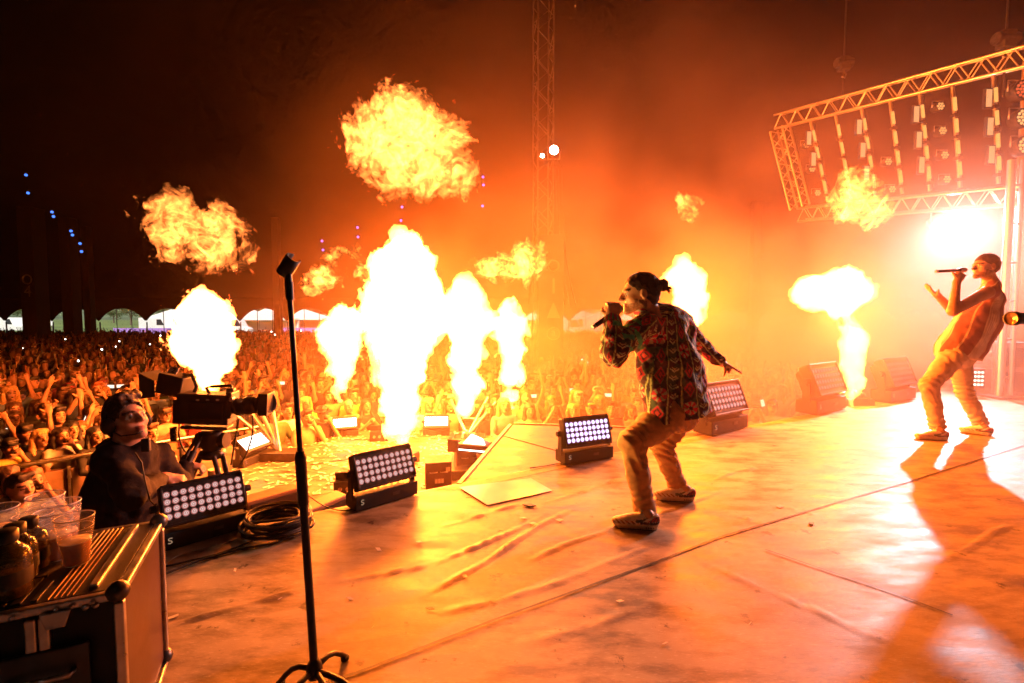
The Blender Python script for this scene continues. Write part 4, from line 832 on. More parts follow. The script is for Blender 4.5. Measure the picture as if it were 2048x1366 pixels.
# ------------------------------------------------------------------ crowd barrier
M['barrier_panel'] = pmat('barrier_plate', (.33, .22, .17), .45, .3, .25, 5, .1, 40)
BG = 'crowd barrier sections'
def barrier(p, q, label):
    p = Vector((*p, GROUND)); q = Vector((*q, GROUND)); L_ = (q - p).length; t_ = empty('barrier_section', (p + q) / 2, math.atan2(q.y - p.y, q.x - p.x), label, 'barrier', BG); H = 1.3
    g = MB(); g.cyl((-L_ / 2, 0, H), (L_ / 2, 0, H), .032, n=10); g.build('top_rail', M['aluminium'], t_)
    g = MB(); g.cyl((-L_ / 2, 0, .42), (L_ / 2, 0, .42), .024, n=8); g.build('lower_rail', M['steel'], t_)
    n_ = 3
    for k in range(n_):
        x = -L_ / 2 + L_ * (k + .5) / n_; g = MB(); g.box((x, .012, .72), (L_ / n_ - .05, .012, .86)); g.build('panel', M['barrier_panel'], t_, bevel=.004)
    for k in range(n_ + 1):
        x = -L_ / 2 + .012 + (L_ - .024) * k / n_; g = MB(); g.box((x, -.015, .6), (.045 if k in (0, n_) else .03, .03, 1.18)); g.build('post', M['aluminium'], t_, bevel=.004)
    g = MB(); g.box((0, -.3, .01), (L_ * .98, .6, .02)); g.build('foot_plate', M['steel'], t_)
bl = [(-7.4, 4.4), (-6.7, 5.15), (-6.1, 5.8), (-5.6, 6.4), (-5.1, 6.95), (-4.6, 7.5), (-4.15, 8.0), (-3.6, 8.45), (-2.7, 8.75), (-1.8, 8.75), (-.9, 8.6), (0, 8.35), (.4, 7.8), (1.2, 7.35), (2.2, 7.95), (3.2, 8.55), (4.2, 9.15)]
for i, (p, q) in enumerate(zip(bl[:-1], bl[1:])):
    barrier(p, q, 'metal crowd barrier section, number %s from the left edge along the pit' % ['one', 'two', 'three', 'four', 'five', 'six', 'seven', 'eight', 'nine', 'ten', 'eleven', 'twelve', 'thirteen', 'fourteen', 'fifteen', 'sixteen'][i])
# ------------------------------------------------------------------ video camera on its tripod
CY = 3.35
cb = P(418, 812, CY); vc = empty('video_camera', (cb.x, cb.y, -1.1), 0, 'broadcast video camera on a tripod, marked with a number two', 'video camera')
vo = Vector((cb.x, cb.y, -1.1))
M['cam_grey'] = pmat('camera_body_grey', (.03, .028, .028), .42, .1, .25, 12, .15, 160)
def lp(px, py, dy=0.0): return P(px, py, CY + dy) - vo
R0 = Matrix.Rotation(math.radians(4), 3, 'Y') @ Matrix.Rotation(math.radians(8), 3, 'Z')
def cbox(name, px, py, size, mat=None, dy=0, R=None, parent=None, bevel=.008):
    m_ = MB(); m_.box(lp(px, py, dy), size, R if R is not None else R0); return m_.build(name, mat or M['cam_grey'], parent or vc, bevel=bevel)
body = cbox('body', 415, 815, (.33, .16, .21))
cbox('rear_pack', 365, 820, (.06, .15, .17)); cbox('front_plate', 466, 808, (.03, .14, .18)); cbox('side_door', 412, 822, (.22, .006, .12), M['black_plastic'], -.085, parent=body, bevel=.003)
for dx in (-20, 0, 20): cbox('button', 415 + dx, 800, (.02, .006, .012), M['steel'], -.088, parent=body, bevel=.001)
m_ = MB(); a, b = lp(470, 815), lp(540, 805, -.06); d = (b - a); R = rot_to(d); L_ = d.length; m_.lathe([(.045, 0), (.055, .02), (.055, L_ * .3), (.06, L_ * .32), (.06, L_ * .55), (.052, L_ * .57), (.052, L_ * .75), (.066, L_ * .8), (.07, L_), (.06, L_), (.055, L_ * .85), (0, L_ * .85)], 22, a, R); lens = m_.build('lens', M['black_plastic'], vc)
m_ = MB(); m_.box(b - d.normalized() * .03, (.06, .15, .15), R0); m_.build('lens_hood', M['black_metal'], lens, bevel=.004)
for q in (.15, .4, .66): m_ = MB(); m_.lathe([(.0615, -.012), (.064, -.008), (.064, .008), (.0615, .012)], 22, a + d * q, R); m_.build('lens_ring', M['dark_steel'], lens)
# viewfinder with its hood and the number card
vf = cbox('viewfinder', 352, 768, (.17, .15, .14), M['black_plastic'], 0, Matrix.Rotation(math.radians(14), 3, 'Y'))
m_ = MB(); a, b = lp(322, 775), lp(300, 768, .02); m_.add([a + Vector((0, sy * .06, sz * .055)) for sy, sz in ((-1, -1), (1, -1), (1, 1), (-1, 1))] + [b + Vector((0, sy * .1, sz * .09)) for sy, sz in ((-1, -1), (1, -1), (1, 1), (-1, 1))], [(0, 1, 5, 4), (1, 2, 6, 5), (2, 3, 7, 6), (3, 0, 4, 7)]); m_.build('viewfinder_hood', M['black_plastic'], vf)
m_ = MB(); a = lp(385, 772); m_.path([a + Vector((0, 0, -.07)), a + Vector((.03, 0, .0)), a + Vector((.0, 0, .075)), a + Vector((-.06, 0, .08))], .012, 8); m_.build('viewfinder_yoke', M['dark_steel'], vc)
card = cbox('number_card', 347, 741, (.062, .004, .05), M['white_print'], -.04, Matrix.Rotation(math.radians(10), 3, 'Y') @ Matrix.Rotation(math.radians(-38), 3, 'X'), vf, .001)
text('2', .05, lp(347, 741, -.044), (math.pi / 2 - math.radians(38), math.radians(10), 0), M['black_plastic'], vf, 'lettering', .0008)
m_ = MB(); m_.path([lp(425, 795), lp(412, 775), lp(425, 773), lp(462, 771), lp(466, 790)], .011, 8); m_.build('carry_handle', M['black_metal'], vc)
cbox('top_bracket', 462, 783, (.05, .05, .05), M['dark_steel']); cbox('matte_knob', 464, 798, (.025, .05, .03), M['steel'], -.06)
cbox('quick_plate', 415, 853, (.3, .12, .025), M['dark_steel']); cbox('plate_latch', 400, 848, (.1, .02, .012), M['aluminium'], -.07)
m_ = MB(); a = lp(425, 880); m_.lathe([(0, .07), (.07, .07), (.08, .04), (.08, -.03), (.06, -.06), (.05, -.09), (0, -.09)], 20, a); m_.cyl(a + Vector((-.1, 0, 0)), a + Vector((.1, 0, 0)), .055, n=16); m_.build('fluid_head', M['cam_grey'], vc)
for a_, b_, lab in (((400, 865), (352, 945), 0), ((405, 868), (375, 930), 0)):
    m_ = MB(); q0, q1 = lp(*a_, -.05), lp(*b_, -.25); m_.cyl(q0, q1, .011, n=10); h_ = m_.build('pan_handle', M['black_metal'], vc); m_ = MB(); m_.cyl(q0.lerp(q1, .6), q1, .02, .018, 12); m_.build('grip', M['rubber'], h_)
m_ = MB(); pts = [lp(347, 855, -.05) + Vector((.018 * math.cos(i * .9), .02 * math.sin(i * .9), -.0016 * i)) for i in range(60)]; m_.path(pts, .006, 5); m_.build('coiled_cord', M['rubber'], vc)
hd = lp(425, 905)
m_ = MB(); m_.lathe([(0, .02), (.075, .02), (.085, 0), (.085, -.03), (.06, -.04), (0, -.04)], 18, hd); m_.build('bowl', M['dark_steel'], vc)
for ang in (100, 215, 330):
    e = Vector((.62 * math.cos(math.radians(ang)), .62 * math.sin(math.radians(ang)), 0.0)) + Vector((hd.x, hd.y, 0)); s0 = hd + Vector((.07 * math.cos(math.radians(ang)), .07 * math.sin(math.radians(ang)), -.01)); mid = s0.lerp(e, .5); tn = Vector((-math.sin(math.radians(ang)), math.cos(math.radians(ang)), 0)) * .03
    m_ = MB(); m_.cyl(s0 + tn, mid + tn * .7, .016, n=10); m_.cyl(s0 - tn, mid - tn * .7, .016, n=10); m_.cyl(s0.lerp(e, .4), e + Vector((0, 0, .01)), .015, .013, n=10); m_.box(mid, (.09, .06, .06), rot_to(e - s0)); lg = m_.build('leg', M['black_metal'], vc); m_ = MB(); m_.cyl(e, e + Vector((0, 0, .03)), .03, .018, 10); m_.build('foot', M['rubber'], lg)
for p0, p1, p2 in (((478, 838), (470, 880), (462, 930)), ((505, 830), (512, 880), (480, 930)), ((360, 840), (352, 880), (372, 905))):
    m_ = MB(); a, b, c = lp(*p0), lp(*p1), lp(*p2); m_.path([a.lerp(b, t).lerp(b.lerp(c, t), t) for t in np.linspace(0, 1, 12)], .006, 6); m_.build('cable', M['rubber'], vc)
b = FL(428, 985, DECK); g = MB(); g.lathe([(0, 0), (.05, 0), (.055, .14), (.05, .14), (0, .13)], 16, P(429, 955, 4.4) - Vector((0, 0, .06))); o = g.build('beaker', M['paper']); tag(o, 'pale paper beaker between the tripod legs', 'beaker')
g = MB(); q_ = P(428, 975, 4.4); g.box((q_.x, q_.y, (q_.z + DECK) / 2), (.3, .3, q_.z - DECK)); o = g.build('storage_trunk', M['black_plastic'], bevel=.012); tag(o, 'black equipment trunk between the tripod legs', 'trunk')
# ------------------------------------------------------------------ right side: banner wall, lamps, lens, amplifiers, pole
M['wall_cloth'] = pmat('pale_backdrop_cloth', (.42, .32, .26), .8, 0, .2, 2, .2, 8)
bw0 = P(2016, 300, 7.9); wall = empty('backdrop_panel', (bw0.x + 1.0, bw0.y - .6, 0), 0, 'tall pale backdrop panel with lamps at the right edge', 'panel')
g = MB(); g.box((0, 0, 2.6), (2.1, .08, 5.2), Matrix.Rotation(math.radians(-31), 3, 'Z')); g.build('cloth', M['wall_cloth'], wall, bevel=.01)
g = MB(); g.box((0, -.05, 3.35), (2.1, .02, .03), Matrix.Rotation(math.radians(-31), 3, 'Z')); g.build('batten', M['steel'], wall)
for k in range(9):
    g = MB(); q = Matrix.Rotation(math.radians(-31), 3, 'Z') @ Vector((-1.0, -.05, 0)); g.cyl(q + Vector((0, 0, .6 + .5 * k)), q + Vector((0, -.02, .6 + .5 * k)), .018, n=8); g.build('eyelet', M['dark_steel'], wall)
M['blind_red'] = emat('red_lamp_face', (1, .16, .05), .8); M['blind_amber'] = emat('amber_lamp_face', (1, .5, .18), 1.2)
for k, (px, py) in enumerate(((2044, 180), (2046, 236), (2049, 292))):
    p = P(px, py, 7.35); t_ = empty('round_wall_lamp', p, 0, ['red round lamp on the backdrop panel, top one', 'amber round lamp on the backdrop panel, middle one', 'amber round lamp on the backdrop panel, bottom one'][k], 'lamp', 'round lamps on the backdrop panel')
    g = MB(); g.lathe([(.14, -.03), (.15, 0), (.13, .12), (0, .13)], 20, R=rot_to((0, 1, 0))); g.build('can', M['black_metal'], t_)
    for i in range(19):
        rr, th = (0, 0) if i == 0 else ((.05, i * math.pi / 3) if i < 7 else (.1, i * math.pi / 6)); g = MB(); g.cyl((rr * math.cos(th), -.035, rr * math.sin(th)), (rr * math.cos(th), -.028, rr * math.sin(th)), .021, n=8); g.build('diode', M['blind_red'] if k == 0 else M['blind_amber'], t_)
    g = MB(); g.path([(-.16, .05, 0), (-.16, .05, .16), (.16, .05, .16), (.16, .05, 0)], .012, 5); g.build('bracket', M['steel'], t_)
# vertical steel mast behind the vest singer
p = P(2003, 700, 7.0); t_ = empty('steel_mast', (p.x, p.y, 0), 0, 'pale vertical steel mast behind the vest singer', 'mast')
rod('mast_tube', (0, 0, 0), (0, 0, 3.4), .05, M['truss'], t_); rod('side_tube', (.16, 0, 0), (.16, 0, 3.4), .03, M['truss'], t_)
for k in range(6): rod('rung', (0, 0, .3 + .55 * k), (.16, 0, .3 + .55 * k), .016, M['truss'], t_)
g = MB(); g.box((.06, 0, .015), (.5, .4, .03)); g.build('base_plate', M['dark_steel'], t_)
# amplifier racks and a dotted LED block behind the vest singer
M['rack'] = pmat('rack_grey', (.13, .11, .1), .5, 0, .3, 8)
def rack(px, py, y, size, label, roundmark=True):
    p = P(px, py, y); t_ = empty('amplifier_rack', (p.x, p.y, 0), -.5, label, 'amplifier rack', 'racks behind the vest singer'); w, d, h = size
    g = MB(); g.box((0, 0, h / 2), (w, d, h)); g.build('case', M['rack'], t_, bevel=.012)
    for k in range(2):
        g = MB(); g.box((0, -d / 2 - .006, h * (.28 + .45 * k)), (w * .9, .014, h * .36)); pl = g.build('front_plate', M['black_metal'], t_, bevel=.003)
        if roundmark and k: g = MB(); g.prism([(.085 * math.cos(a), .085 * math.sin(a) + .012) for a in np.linspace(.15, math.pi - .15, 14)], .006, (0, -d / 2 - .016, h * .73), Matrix(((1, 0, 0), (0, 0, -1), (0, 1, 0)))); g.build('half_disc_mark', M['rack'], pl); g = MB(); g.prism([(.085 * math.cos(a), .085 * math.sin(a) - .012) for a in np.linspace(math.pi + .15, 2 * math.pi - .15, 14)], .006, (0, -d / 2 - .016, h * .73), Matrix(((1, 0, 0), (0, 0, -1), (0, 1, 0)))); g.build('half_disc_mark', M['rack'], pl)
    for sx in (-1, 1): g = MB(); g.box((sx * w * .47, -d / 2 - .01, h / 2), (.03, .02, h)); g.build('rack_ear', M['steel'], t_)
    return t_
rack(1975, 770, 7.6, (.75, .5, .8), 'amplifier rack with a split disc mark behind the vest singer'); rack(2035, 775, 7.2, (.55, .5, .8), 'tall plain rack at the right photo edge', False)
p = P(1945, 756, 7.1); t_ = empty('led_block', (p.x, p.y, 0), -.2, 'dotted LED block on the deck behind the vest singer', 'LED block')
g = MB(); g.box((0, 0, p.z), (.26, .1, .3)); g.box((0, 0, p.z / 2 - .05), (.1, .08, p.z)); g.build('housing', M['black_metal'], t_, bevel=.01)
M['dot'] = emat('led_dot', (1, .85, .7), 3)
for r in range(4):
    for q in range(5): g = MB(); g.cyl((-.09 + .045 * q, -.055, p.z - .09 + .06 * r), (-.09 + .045 * q, -.05, p.z - .09 + .06 * r), .017, n=8); g.build('diode', M['dot'], t_)
# long lens reaching into frame at the right edge
p = P(2022, 637, 3.0); t_ = empty('camera_lens', p, 0, 'black camera lens reaching in from the right photo edge', 'camera lens'); R = rot_to((1, .12, 0))
g = MB(); g.lathe([(.036, .0), (.043, -.004), (.044, .03), (.038, .035), (.036, .12), (.04, .125), (.04, .3), (0, .3)], 24, R=R); g.build('barrel', M['black_plastic'], t_)
M['front_glass'] = pmat('coated_front_glass', (.5, .3, .12), .08, .6, .3, 20); g = MB(); g.lathe([(0, .012), (.02, .01), (.036, .004)], 24, R=R); g.build('front_element', M['front_glass'], t_)
g = MB(); g.lathe([(.0365, .006), (.03, .009), (.026, .012)], 24, R=R); g.build('retaining_ring', M['steel'], t_)
g = MB(); g.box(R @ Vector((0, 0, .36)), (.1, .12, .13)); g.build('body', M['black_plastic'], t_, bevel=.01)
g = MB(); g.cyl(R @ Vector((0, 0, .3)) - Vector((0, 0, .06)), R @ Vector((0, 0, .3)) - Vector((0, 0, p.z)), .016, n=10); g.build('monopod', M['black_metal'], t_)
# blue pin lights strung in the tent
M['blue_pin'] = emat('blue_pin_light', (.06, .2, 1), 2.2); M['violet_pin'] = emat('violet_pin_light', (.35, .15, 1), 2.2)
for i, (px, py) in enumerate(((52, 350), (56, 386), (104, 424), (107, 433), (142, 462), (145, 470), (160, 487), (163, 503), (644, 482), (646, 500), (715, 455), (716, 474), (804, 414), (802, 441), (966, 354), (967, 370), (965, 412))):
    p = P(px, py, 26); t_ = empty('pin_light', p, 0, '', 'pin light', 'strung pin lights under the tent roof')
    tag(t_, ('blue pin light %s in the string at far left' if px < 300 else 'violet pin light %s among the fireballs') % (['first', 'second', 'third', 'fourth', 'fifth', 'sixth', 'seventh', 'eighth'][i] if px < 300 else ['first', 'second', 'third', 'fourth', 'fifth', 'sixth', 'seventh', 'eighth', 'ninth'][i - 8] + ' from the left'))
    g = MB(); g.lathe([(0, -.07), (.05, -.05), (.07, 0), (.05, .05), (0, .07)], 10); g.build('bulb', M['blue_pin'] if px < 300 else M['violet_pin'], t_); g = MB(); g.cyl((0, 0, .06), (0, 0, .16), .04, n=8); g.build('socket', M['black_plastic'], t_)
# ------------------------------------------------------------------ what shows under the tent edge: vehicles, marquees, fence, trees
M['white_gel'] = pmat('white_vehicle_paint', (.75, .75, .76), .35, 0, .05, 2); M['canvas'] = pmat('white_canvas', (.8, .8, .8), .7, 0, .06, .5); M['tyre'] = pmat('tyre', (.02, .02, .02), .8, 0, .2, 5); M['win'] = pmat('vehicle_glass', (.03, .035, .04), .1, 0, .1, 2); M['lilac'] = pmat('lilac_sheeting', (.35, .2, .6), .6, 0, .1, 1); M['sign_y'] = pmat('yellow_sign', (.8, .55, .05), .5, 0, .1, 4)
def van(px, y, label, L_=5.6, H=2.7):
    p = P(px, 650, y); t_ = empty('parked_van', (p.x, p.y, GROUND), random.uniform(-.2, .2), label, 'van', 'vehicles on the field')
    R = Matrix(((1, 0, 0), (0, 0, -1), (0, 1, 0))); g = MB(); g.prism([(-L_ / 2, .45), (L_ / 2, .45), (L_ / 2, 1.2), (L_ / 2 - .7, 1.5), (L_ / 2 - 1.3, H), (-L_ / 2, H)], 2.0, (0, 0, 0), R); g.build('body', M['white_gel'], t_, bevel=.08)
    g = MB(); g.prism([(L_ / 2 - .85, 1.55), (L_ / 2 - 1.38, H - .25), (L_ / 2 - 2.2, H - .25), (L_ / 2 - 2.2, 1.55)], 2.03, (0, 0, 0), R); g.build('window', M['win'], t_)
    for sx in (-L_ / 2 + 1, L_ / 2 - 1):
        for sy in (-.95, .95): g = MB(); g.cyl((sx, sy - .12, .38), (sx, sy + .12, .38), .38, n=16); g.build('wheel', M['tyre'], t_)
van(318, 78, 'white van beside lilac sheeting beyond the tent edge'); van(20, 85, 'white van at the far left beyond the tent edge'); van(1130, 66, 'white van seen through the arch right of the tower'); van(460, 70, 'white van right of the leftmost flame'); van(1205, 70, 'white van seen through the arch beside the singer')
def marquee(px, y, w, label, H=3.4):
    p = P(px, 650, y); t_ = empty('marquee', (p.x, p.y, GROUND), 0, label, 'marquee', 'white marquees on the field')
    g = MB(); g.prism([(-w / 2, 2.3), (w / 2, 2.3), (w / 2, 2.6), (0, H + .8), (-w / 2, 2.6)], 5, (0, 0, 0), Matrix(((1, 0, 0), (0, 0, -1), (0, 1, 0)))); g.build('roof', M['canvas'], t_)
    g = MB(); g.box((0, 2.3, 1.2), (w, .08, 2.3)); g.build('rear_wall', M['canvas'], t_)
    for sx in (-1, 1):
        for sy in (-1, 1): g = MB(); g.cyl((sx * w / 2 * .97, sy * 2.3, 0), (sx * w / 2 * .97, sy * 2.3, 2.4), .06, n=6); g.build('leg', M['steel'], t_)
for px, y, w, lab in ((492, 90, 9, 'white marquee seen through the arch left of the mic stand'), (545, 82, 7, 'white marquee beside the dark column left of the mic stand'), (600, 88, 10, 'white marquee with lilac stripe right of the mic stand'), (1040, 80, 9, 'white marquee behind the lattice tower'), (1150, 92, 12, 'large white marquee right of the lattice tower'), (1215, 84, 8, 'white marquee behind the singer\'s microphone hand'), (360, 95, 10, 'white marquee behind the leftmost flame')): marquee(px, y, w, lab)
for px, y, w, lab in ((300, 72, 11, 'lilac banner sheeting on a fence beyond the tent edge'), (600, 74, 6, 'lilac banner sheeting right of the mic stand')):
    p = P(px, 650, y); t_ = empty('banner_fence', (p.x, p.y, GROUND), 0, lab, 'banner fence'); g = MB(); g.box((0, 0, .75), (w, .06, .9)); g.build('sheet', M['lilac'], t_)
    for k in range(5): g = MB(); g.cyl((-w / 2 + w * k / 4, .05, 0), (-w / 2 + w * k / 4, .05, 1.3), .04, n=6); g.build('post', M['steel'], t_)
p = P(95, 640, 60); t_ = empty('field_sign', (p.x, p.y, GROUND), 0, 'white sign board with yellow mark beyond the tent edge', 'sign'); g = MB(); g.box((0, 0, 2.4), (1.3, .06, 1.1)); g.build('board', M['canvas'], t_); g = MB(); g.box((.2, -.035, 2.65), (.7, .02, .18)); g.build('yellow_bar', M['sign_y'], t_)
for sx in (-.5, .5): g = MB(); g.cyl((sx, .05, 0), (sx, .05, 2), .05, n=6); g.build('leg', M['steel'], t_)
M['leaf'] = pmat('tree_foliage', (.07, .10, .03), .8, 0, .5, 1.5); M['bark'] = pmat('bark', (.12, .09, .06), .9, 0, .3, 6)
def tree(px, y, h, label, seed):
    p = P(px, 650, y); t_ = empty('field_tree', (p.x, p.y, GROUND), 0, label, 'tree', 'trees on the far field'); rg = np.random.default_rng(seed)
    g = MB(); g.cyl((0, 0, 0), (0, 0, h * .55), .28, .12, 8)
    for k in range(5): a = k * 1.3; g.cyl((0, 0, h * .35), (h * .25 * math.cos(a), h * .25 * math.sin(a), h * .65), .12, .04, 6)
    g.build('trunk', M['bark'], t_); V = []; F = []
    cs = rg.normal(0, 1, (16, 3)) * np.array([h * .22, h * .22, h * .16]) + np.array([0, 0, h * .66])
    for c in cs:
        for _ in range(70):
            q = c + rg.normal(0, 1, 3) * h * .075; a = rg.normal(0, 1, 3); a /= np.linalg.norm(a); b = np.cross(a, rg.normal(0, 1, 3)); b /= np.linalg.norm(b); s = h * .035; k = len(V); V += [q - a * s, q + b * s * .6, q + a * s, q - b * s * .6]; F.append((k, k + 1, k + 2, k + 3))
    link('crown', qmesh('crown', V, F, M['leaf'], smooth=False), t_)
for i, (px, y, h, lab) in enumerate(((262, 150, 6.5, 'leafy tree on the field under the fourth arch from the left'), (228, 190, 6, 'distant tree left of the leafy one on the field'), (150, 220, 7, 'distant tree between the dark columns'), (45, 230, 7.5, 'distant tree at the far left beyond the tent edge'), (330, 200, 8, 'distant tree behind the white van by the lilac sheeting'), (520, 180, 8, 'distant tree left of the mic stand beyond the tent'), (610, 170, 7, 'distant tree right of the mic stand beyond the tent'))): tree(px, y, h, lab, i)
# ------------------------------------------------------------------ people: shared pieces
M['skin'] = pmat('skin', (0, 0, 0), .48, 0, .1, 30, vcol=True); M['cloth_v'] = pmat('printed_cloth', (0, 0, 0), .8, 0, .12, 60, .2, 300, vcol=True)
M['hair'] = pmat('dark_hair', (.022, .012, .008), .5, 0, .5, 90, .35, 140, spec=.3)
M['trouser'] = pmat('tan_trouser_cloth', (.6, .33, .13), .78, 0, .18, 30, .2, 240)
M['pale_trouser'] = pmat('pale_trouser_cloth', (.6, .43, .3), .8, 0, .15, 30, .2, 240)
M['shoe'] = pmat('shoe_leather', (0, 0, 0), .5, 0, .08, 60, vcol=True)
def frame(f, u):
    f = np.array(f, float); f /= np.linalg.norm(f); u = np.array(u, float); u -= f * (u @ f); u /= np.linalg.norm(u); return np.cross(f, u), f, u   # right, forward, up
def head(s, c, fr, sc=1.0, neck=None, jaw=1.0, mouth=0.0):
    r, f, u = fr; c = np.array(c, float)
    def L(x, y, z): return c + (r * x + f * y + u * z) * sc
    R = np.stack([r, f, u], 1)
    e = lambda p, q, k=.02, id=1: s.ell(L(*p), np.array(q) * sc, R, k, id)
    e((0, -.018, .037), (.076, .098, .086)); e((0, .028, -.015), (.063, .062, .092), .03)
    for sx in (-1, 1):
        s.cap(L(sx * .048, .0, -.055), L(sx * .012, .068, -.093), .026 * sc * jaw, .02 * sc, .02, 1); e((sx * .036, .056, -.022), (.026, .024, .024), .02)
        e((sx * .079, -.012, -.004), (.009, .019, .033), .006); s.cut(L(sx * .088, -.008, .0), np.array((.008, .011, .018)) * sc, R, .006)
        s.cut(L(sx * .033, .1, .006), np.array((.019, .02, .0125)) * sc, R, .012); e((sx * .032, .078, .005), (.0135, .0135, .0125), .003, 2)
        e((sx * .0125, .1, -.029), (.009, .011, .008), .008)
        s.cap(L(sx * .014, .091, .026), L(sx * .05, .078, .024), .0085 * sc, .006 * sc, .01, 1)
    s.cap(L(0, .09, .02), L(0, .116, -.024), .0085 * sc, .0125 * sc, .014, 1)
    e((0, .083, -.099), (.021, .018, .018), .018); e((0, .091, -.06), (.024, .011, .006), .008); e((0, .088, -.0745), (.021, .011, .007), .008)
    if mouth: s.cut(L(0, .1, -.068), np.array((.019, .022, mouth)) * sc, R, .006)
    if neck is not None: s.cap(L(0, -.03, -.05), neck, .053 * sc, .058 * sc, .03, 1)
    return L
def local(V, c, fr, sc=1.0):
    q = (np.asarray(V) - np.array(c)) / sc; return np.stack([q @ fr[0], q @ fr[1], q @ fr[2]], -1)
def hand(s, wrist, d, n, curl=(.5, .5, .5), sc=1.0, spread=.1, thumb=.7, id=1, side=1, k=.006, point=False):
    """wrist point, direction to the knuckles, palm normal; curl = bend at the three finger joints"""
    d = np.array(d, float); d /= np.linalg.norm(d); n = np.array(n, float); n -= d * (n @ d); n /= np.linalg.norm(n); a = np.cross(d, n) * side; w = np.array(wrist, float)
    R = np.stack([a, d, n], 1); s.ell(w + d * .048 * sc, np.array((.041, .052, .016)) * sc, R, .012, id); s.cap(w - d * .02 * sc, w + d * .02 * sc, .026 * sc, .028 * sc, .014, id)
    for i, (off, ln) in enumerate(((-.03, .078), (-.010, .09), (.011, .084), (.03, .066))):
        p = w + (d * .088 + a * off) * sc; ang = 0.0; dd = d + a * off * spread * 8; dd /= np.linalg.norm(dd); cur = curl if not (point and i == 0) else (.05, .05, .05)
        for j, fr_ in enumerate((.45, .32, .23)):
            ang += cur[j] * 1.6; v = dd * math.cos(ang) + n * math.sin(ang); q = p + v * ln * fr_ * sc; s.cap(p, q, (.0092 - .0008 * j) * sc, (.0086 - .0009 * j) * sc, k, id); p = q
    p = w + (d * .025 - a * .032) * sc
    v = (d * .75 - a * .65 + n * thumb * .5); v /= np.linalg.norm(v)
    for j, ln in enumerate((.042, .034, .028)):
        q = p + v * ln * sc; s.cap(p, q, (.0125 - .0018 * j) * sc, (.011 - .0018 * j) * sc, .008, id); p = q; v = v + n * thumb * .45 + a * .35 * thumb; v /= np.linalg.norm(v)
SK = np.array((.56, .30, .19))
def skin_col(V, vid, c, fr, sc, tone=SK, beard=None, brow=(.03, .015, .01)):
    q = local(V, c, fr, sc); col = np.tile(tone, (len(V), 1)).astype(np.float32); col *= (1 + .06 * fbm(V * 45, 2, 4))[:, None]
    inh = np.linalg.norm(q, axis=1) < .16
    lips = inh & (np.abs(q[:, 0]) < .024) & (np.abs(q[:, 2] + .067) < .012) & (q[:, 1] > .08); col[lips] = tone * np.array((.85, .5, .5))
    br = inh & (np.abs(np.abs(q[:, 0]) - .033) < .022) & (np.abs(q[:, 2] - .027) < .0065) & (q[:, 1] > .06); col[br] = brow
    eye = inh & (vid == 2); col[eye] = (.75, .7, .65); ir = eye & (np.abs(np.abs(q[:, 0]) - .033) < .006); col[ir] = (.03, .02, .015)
    if beard is not None:
        b = inh & (q[:, 2] < -.03 - .25 * np.clip(.03 - q[:, 1], -.05, .1)) & (q[:, 2] > -.135) & (q[:, 1] > -.03) & ~lips & ~((q[:, 2] > -.052) & (np.abs(q[:, 0]) > .03) & (q[:, 1] > .045))
        w = np.clip(.75 + .35 * fbm(V * 220, 2, 8), .2, 1)[:, None] * b[:, None]; col = col * (1 - w) + np.array(beard) * w
    return col
def npv(*a): return [np.array(x, float) for x in a]
def person_root(name, me, label, group=None): 
    o = link(name, me); tag(o, label, 'person', group); return o
def shift(V, b): return V - np.array(b, np.float32)
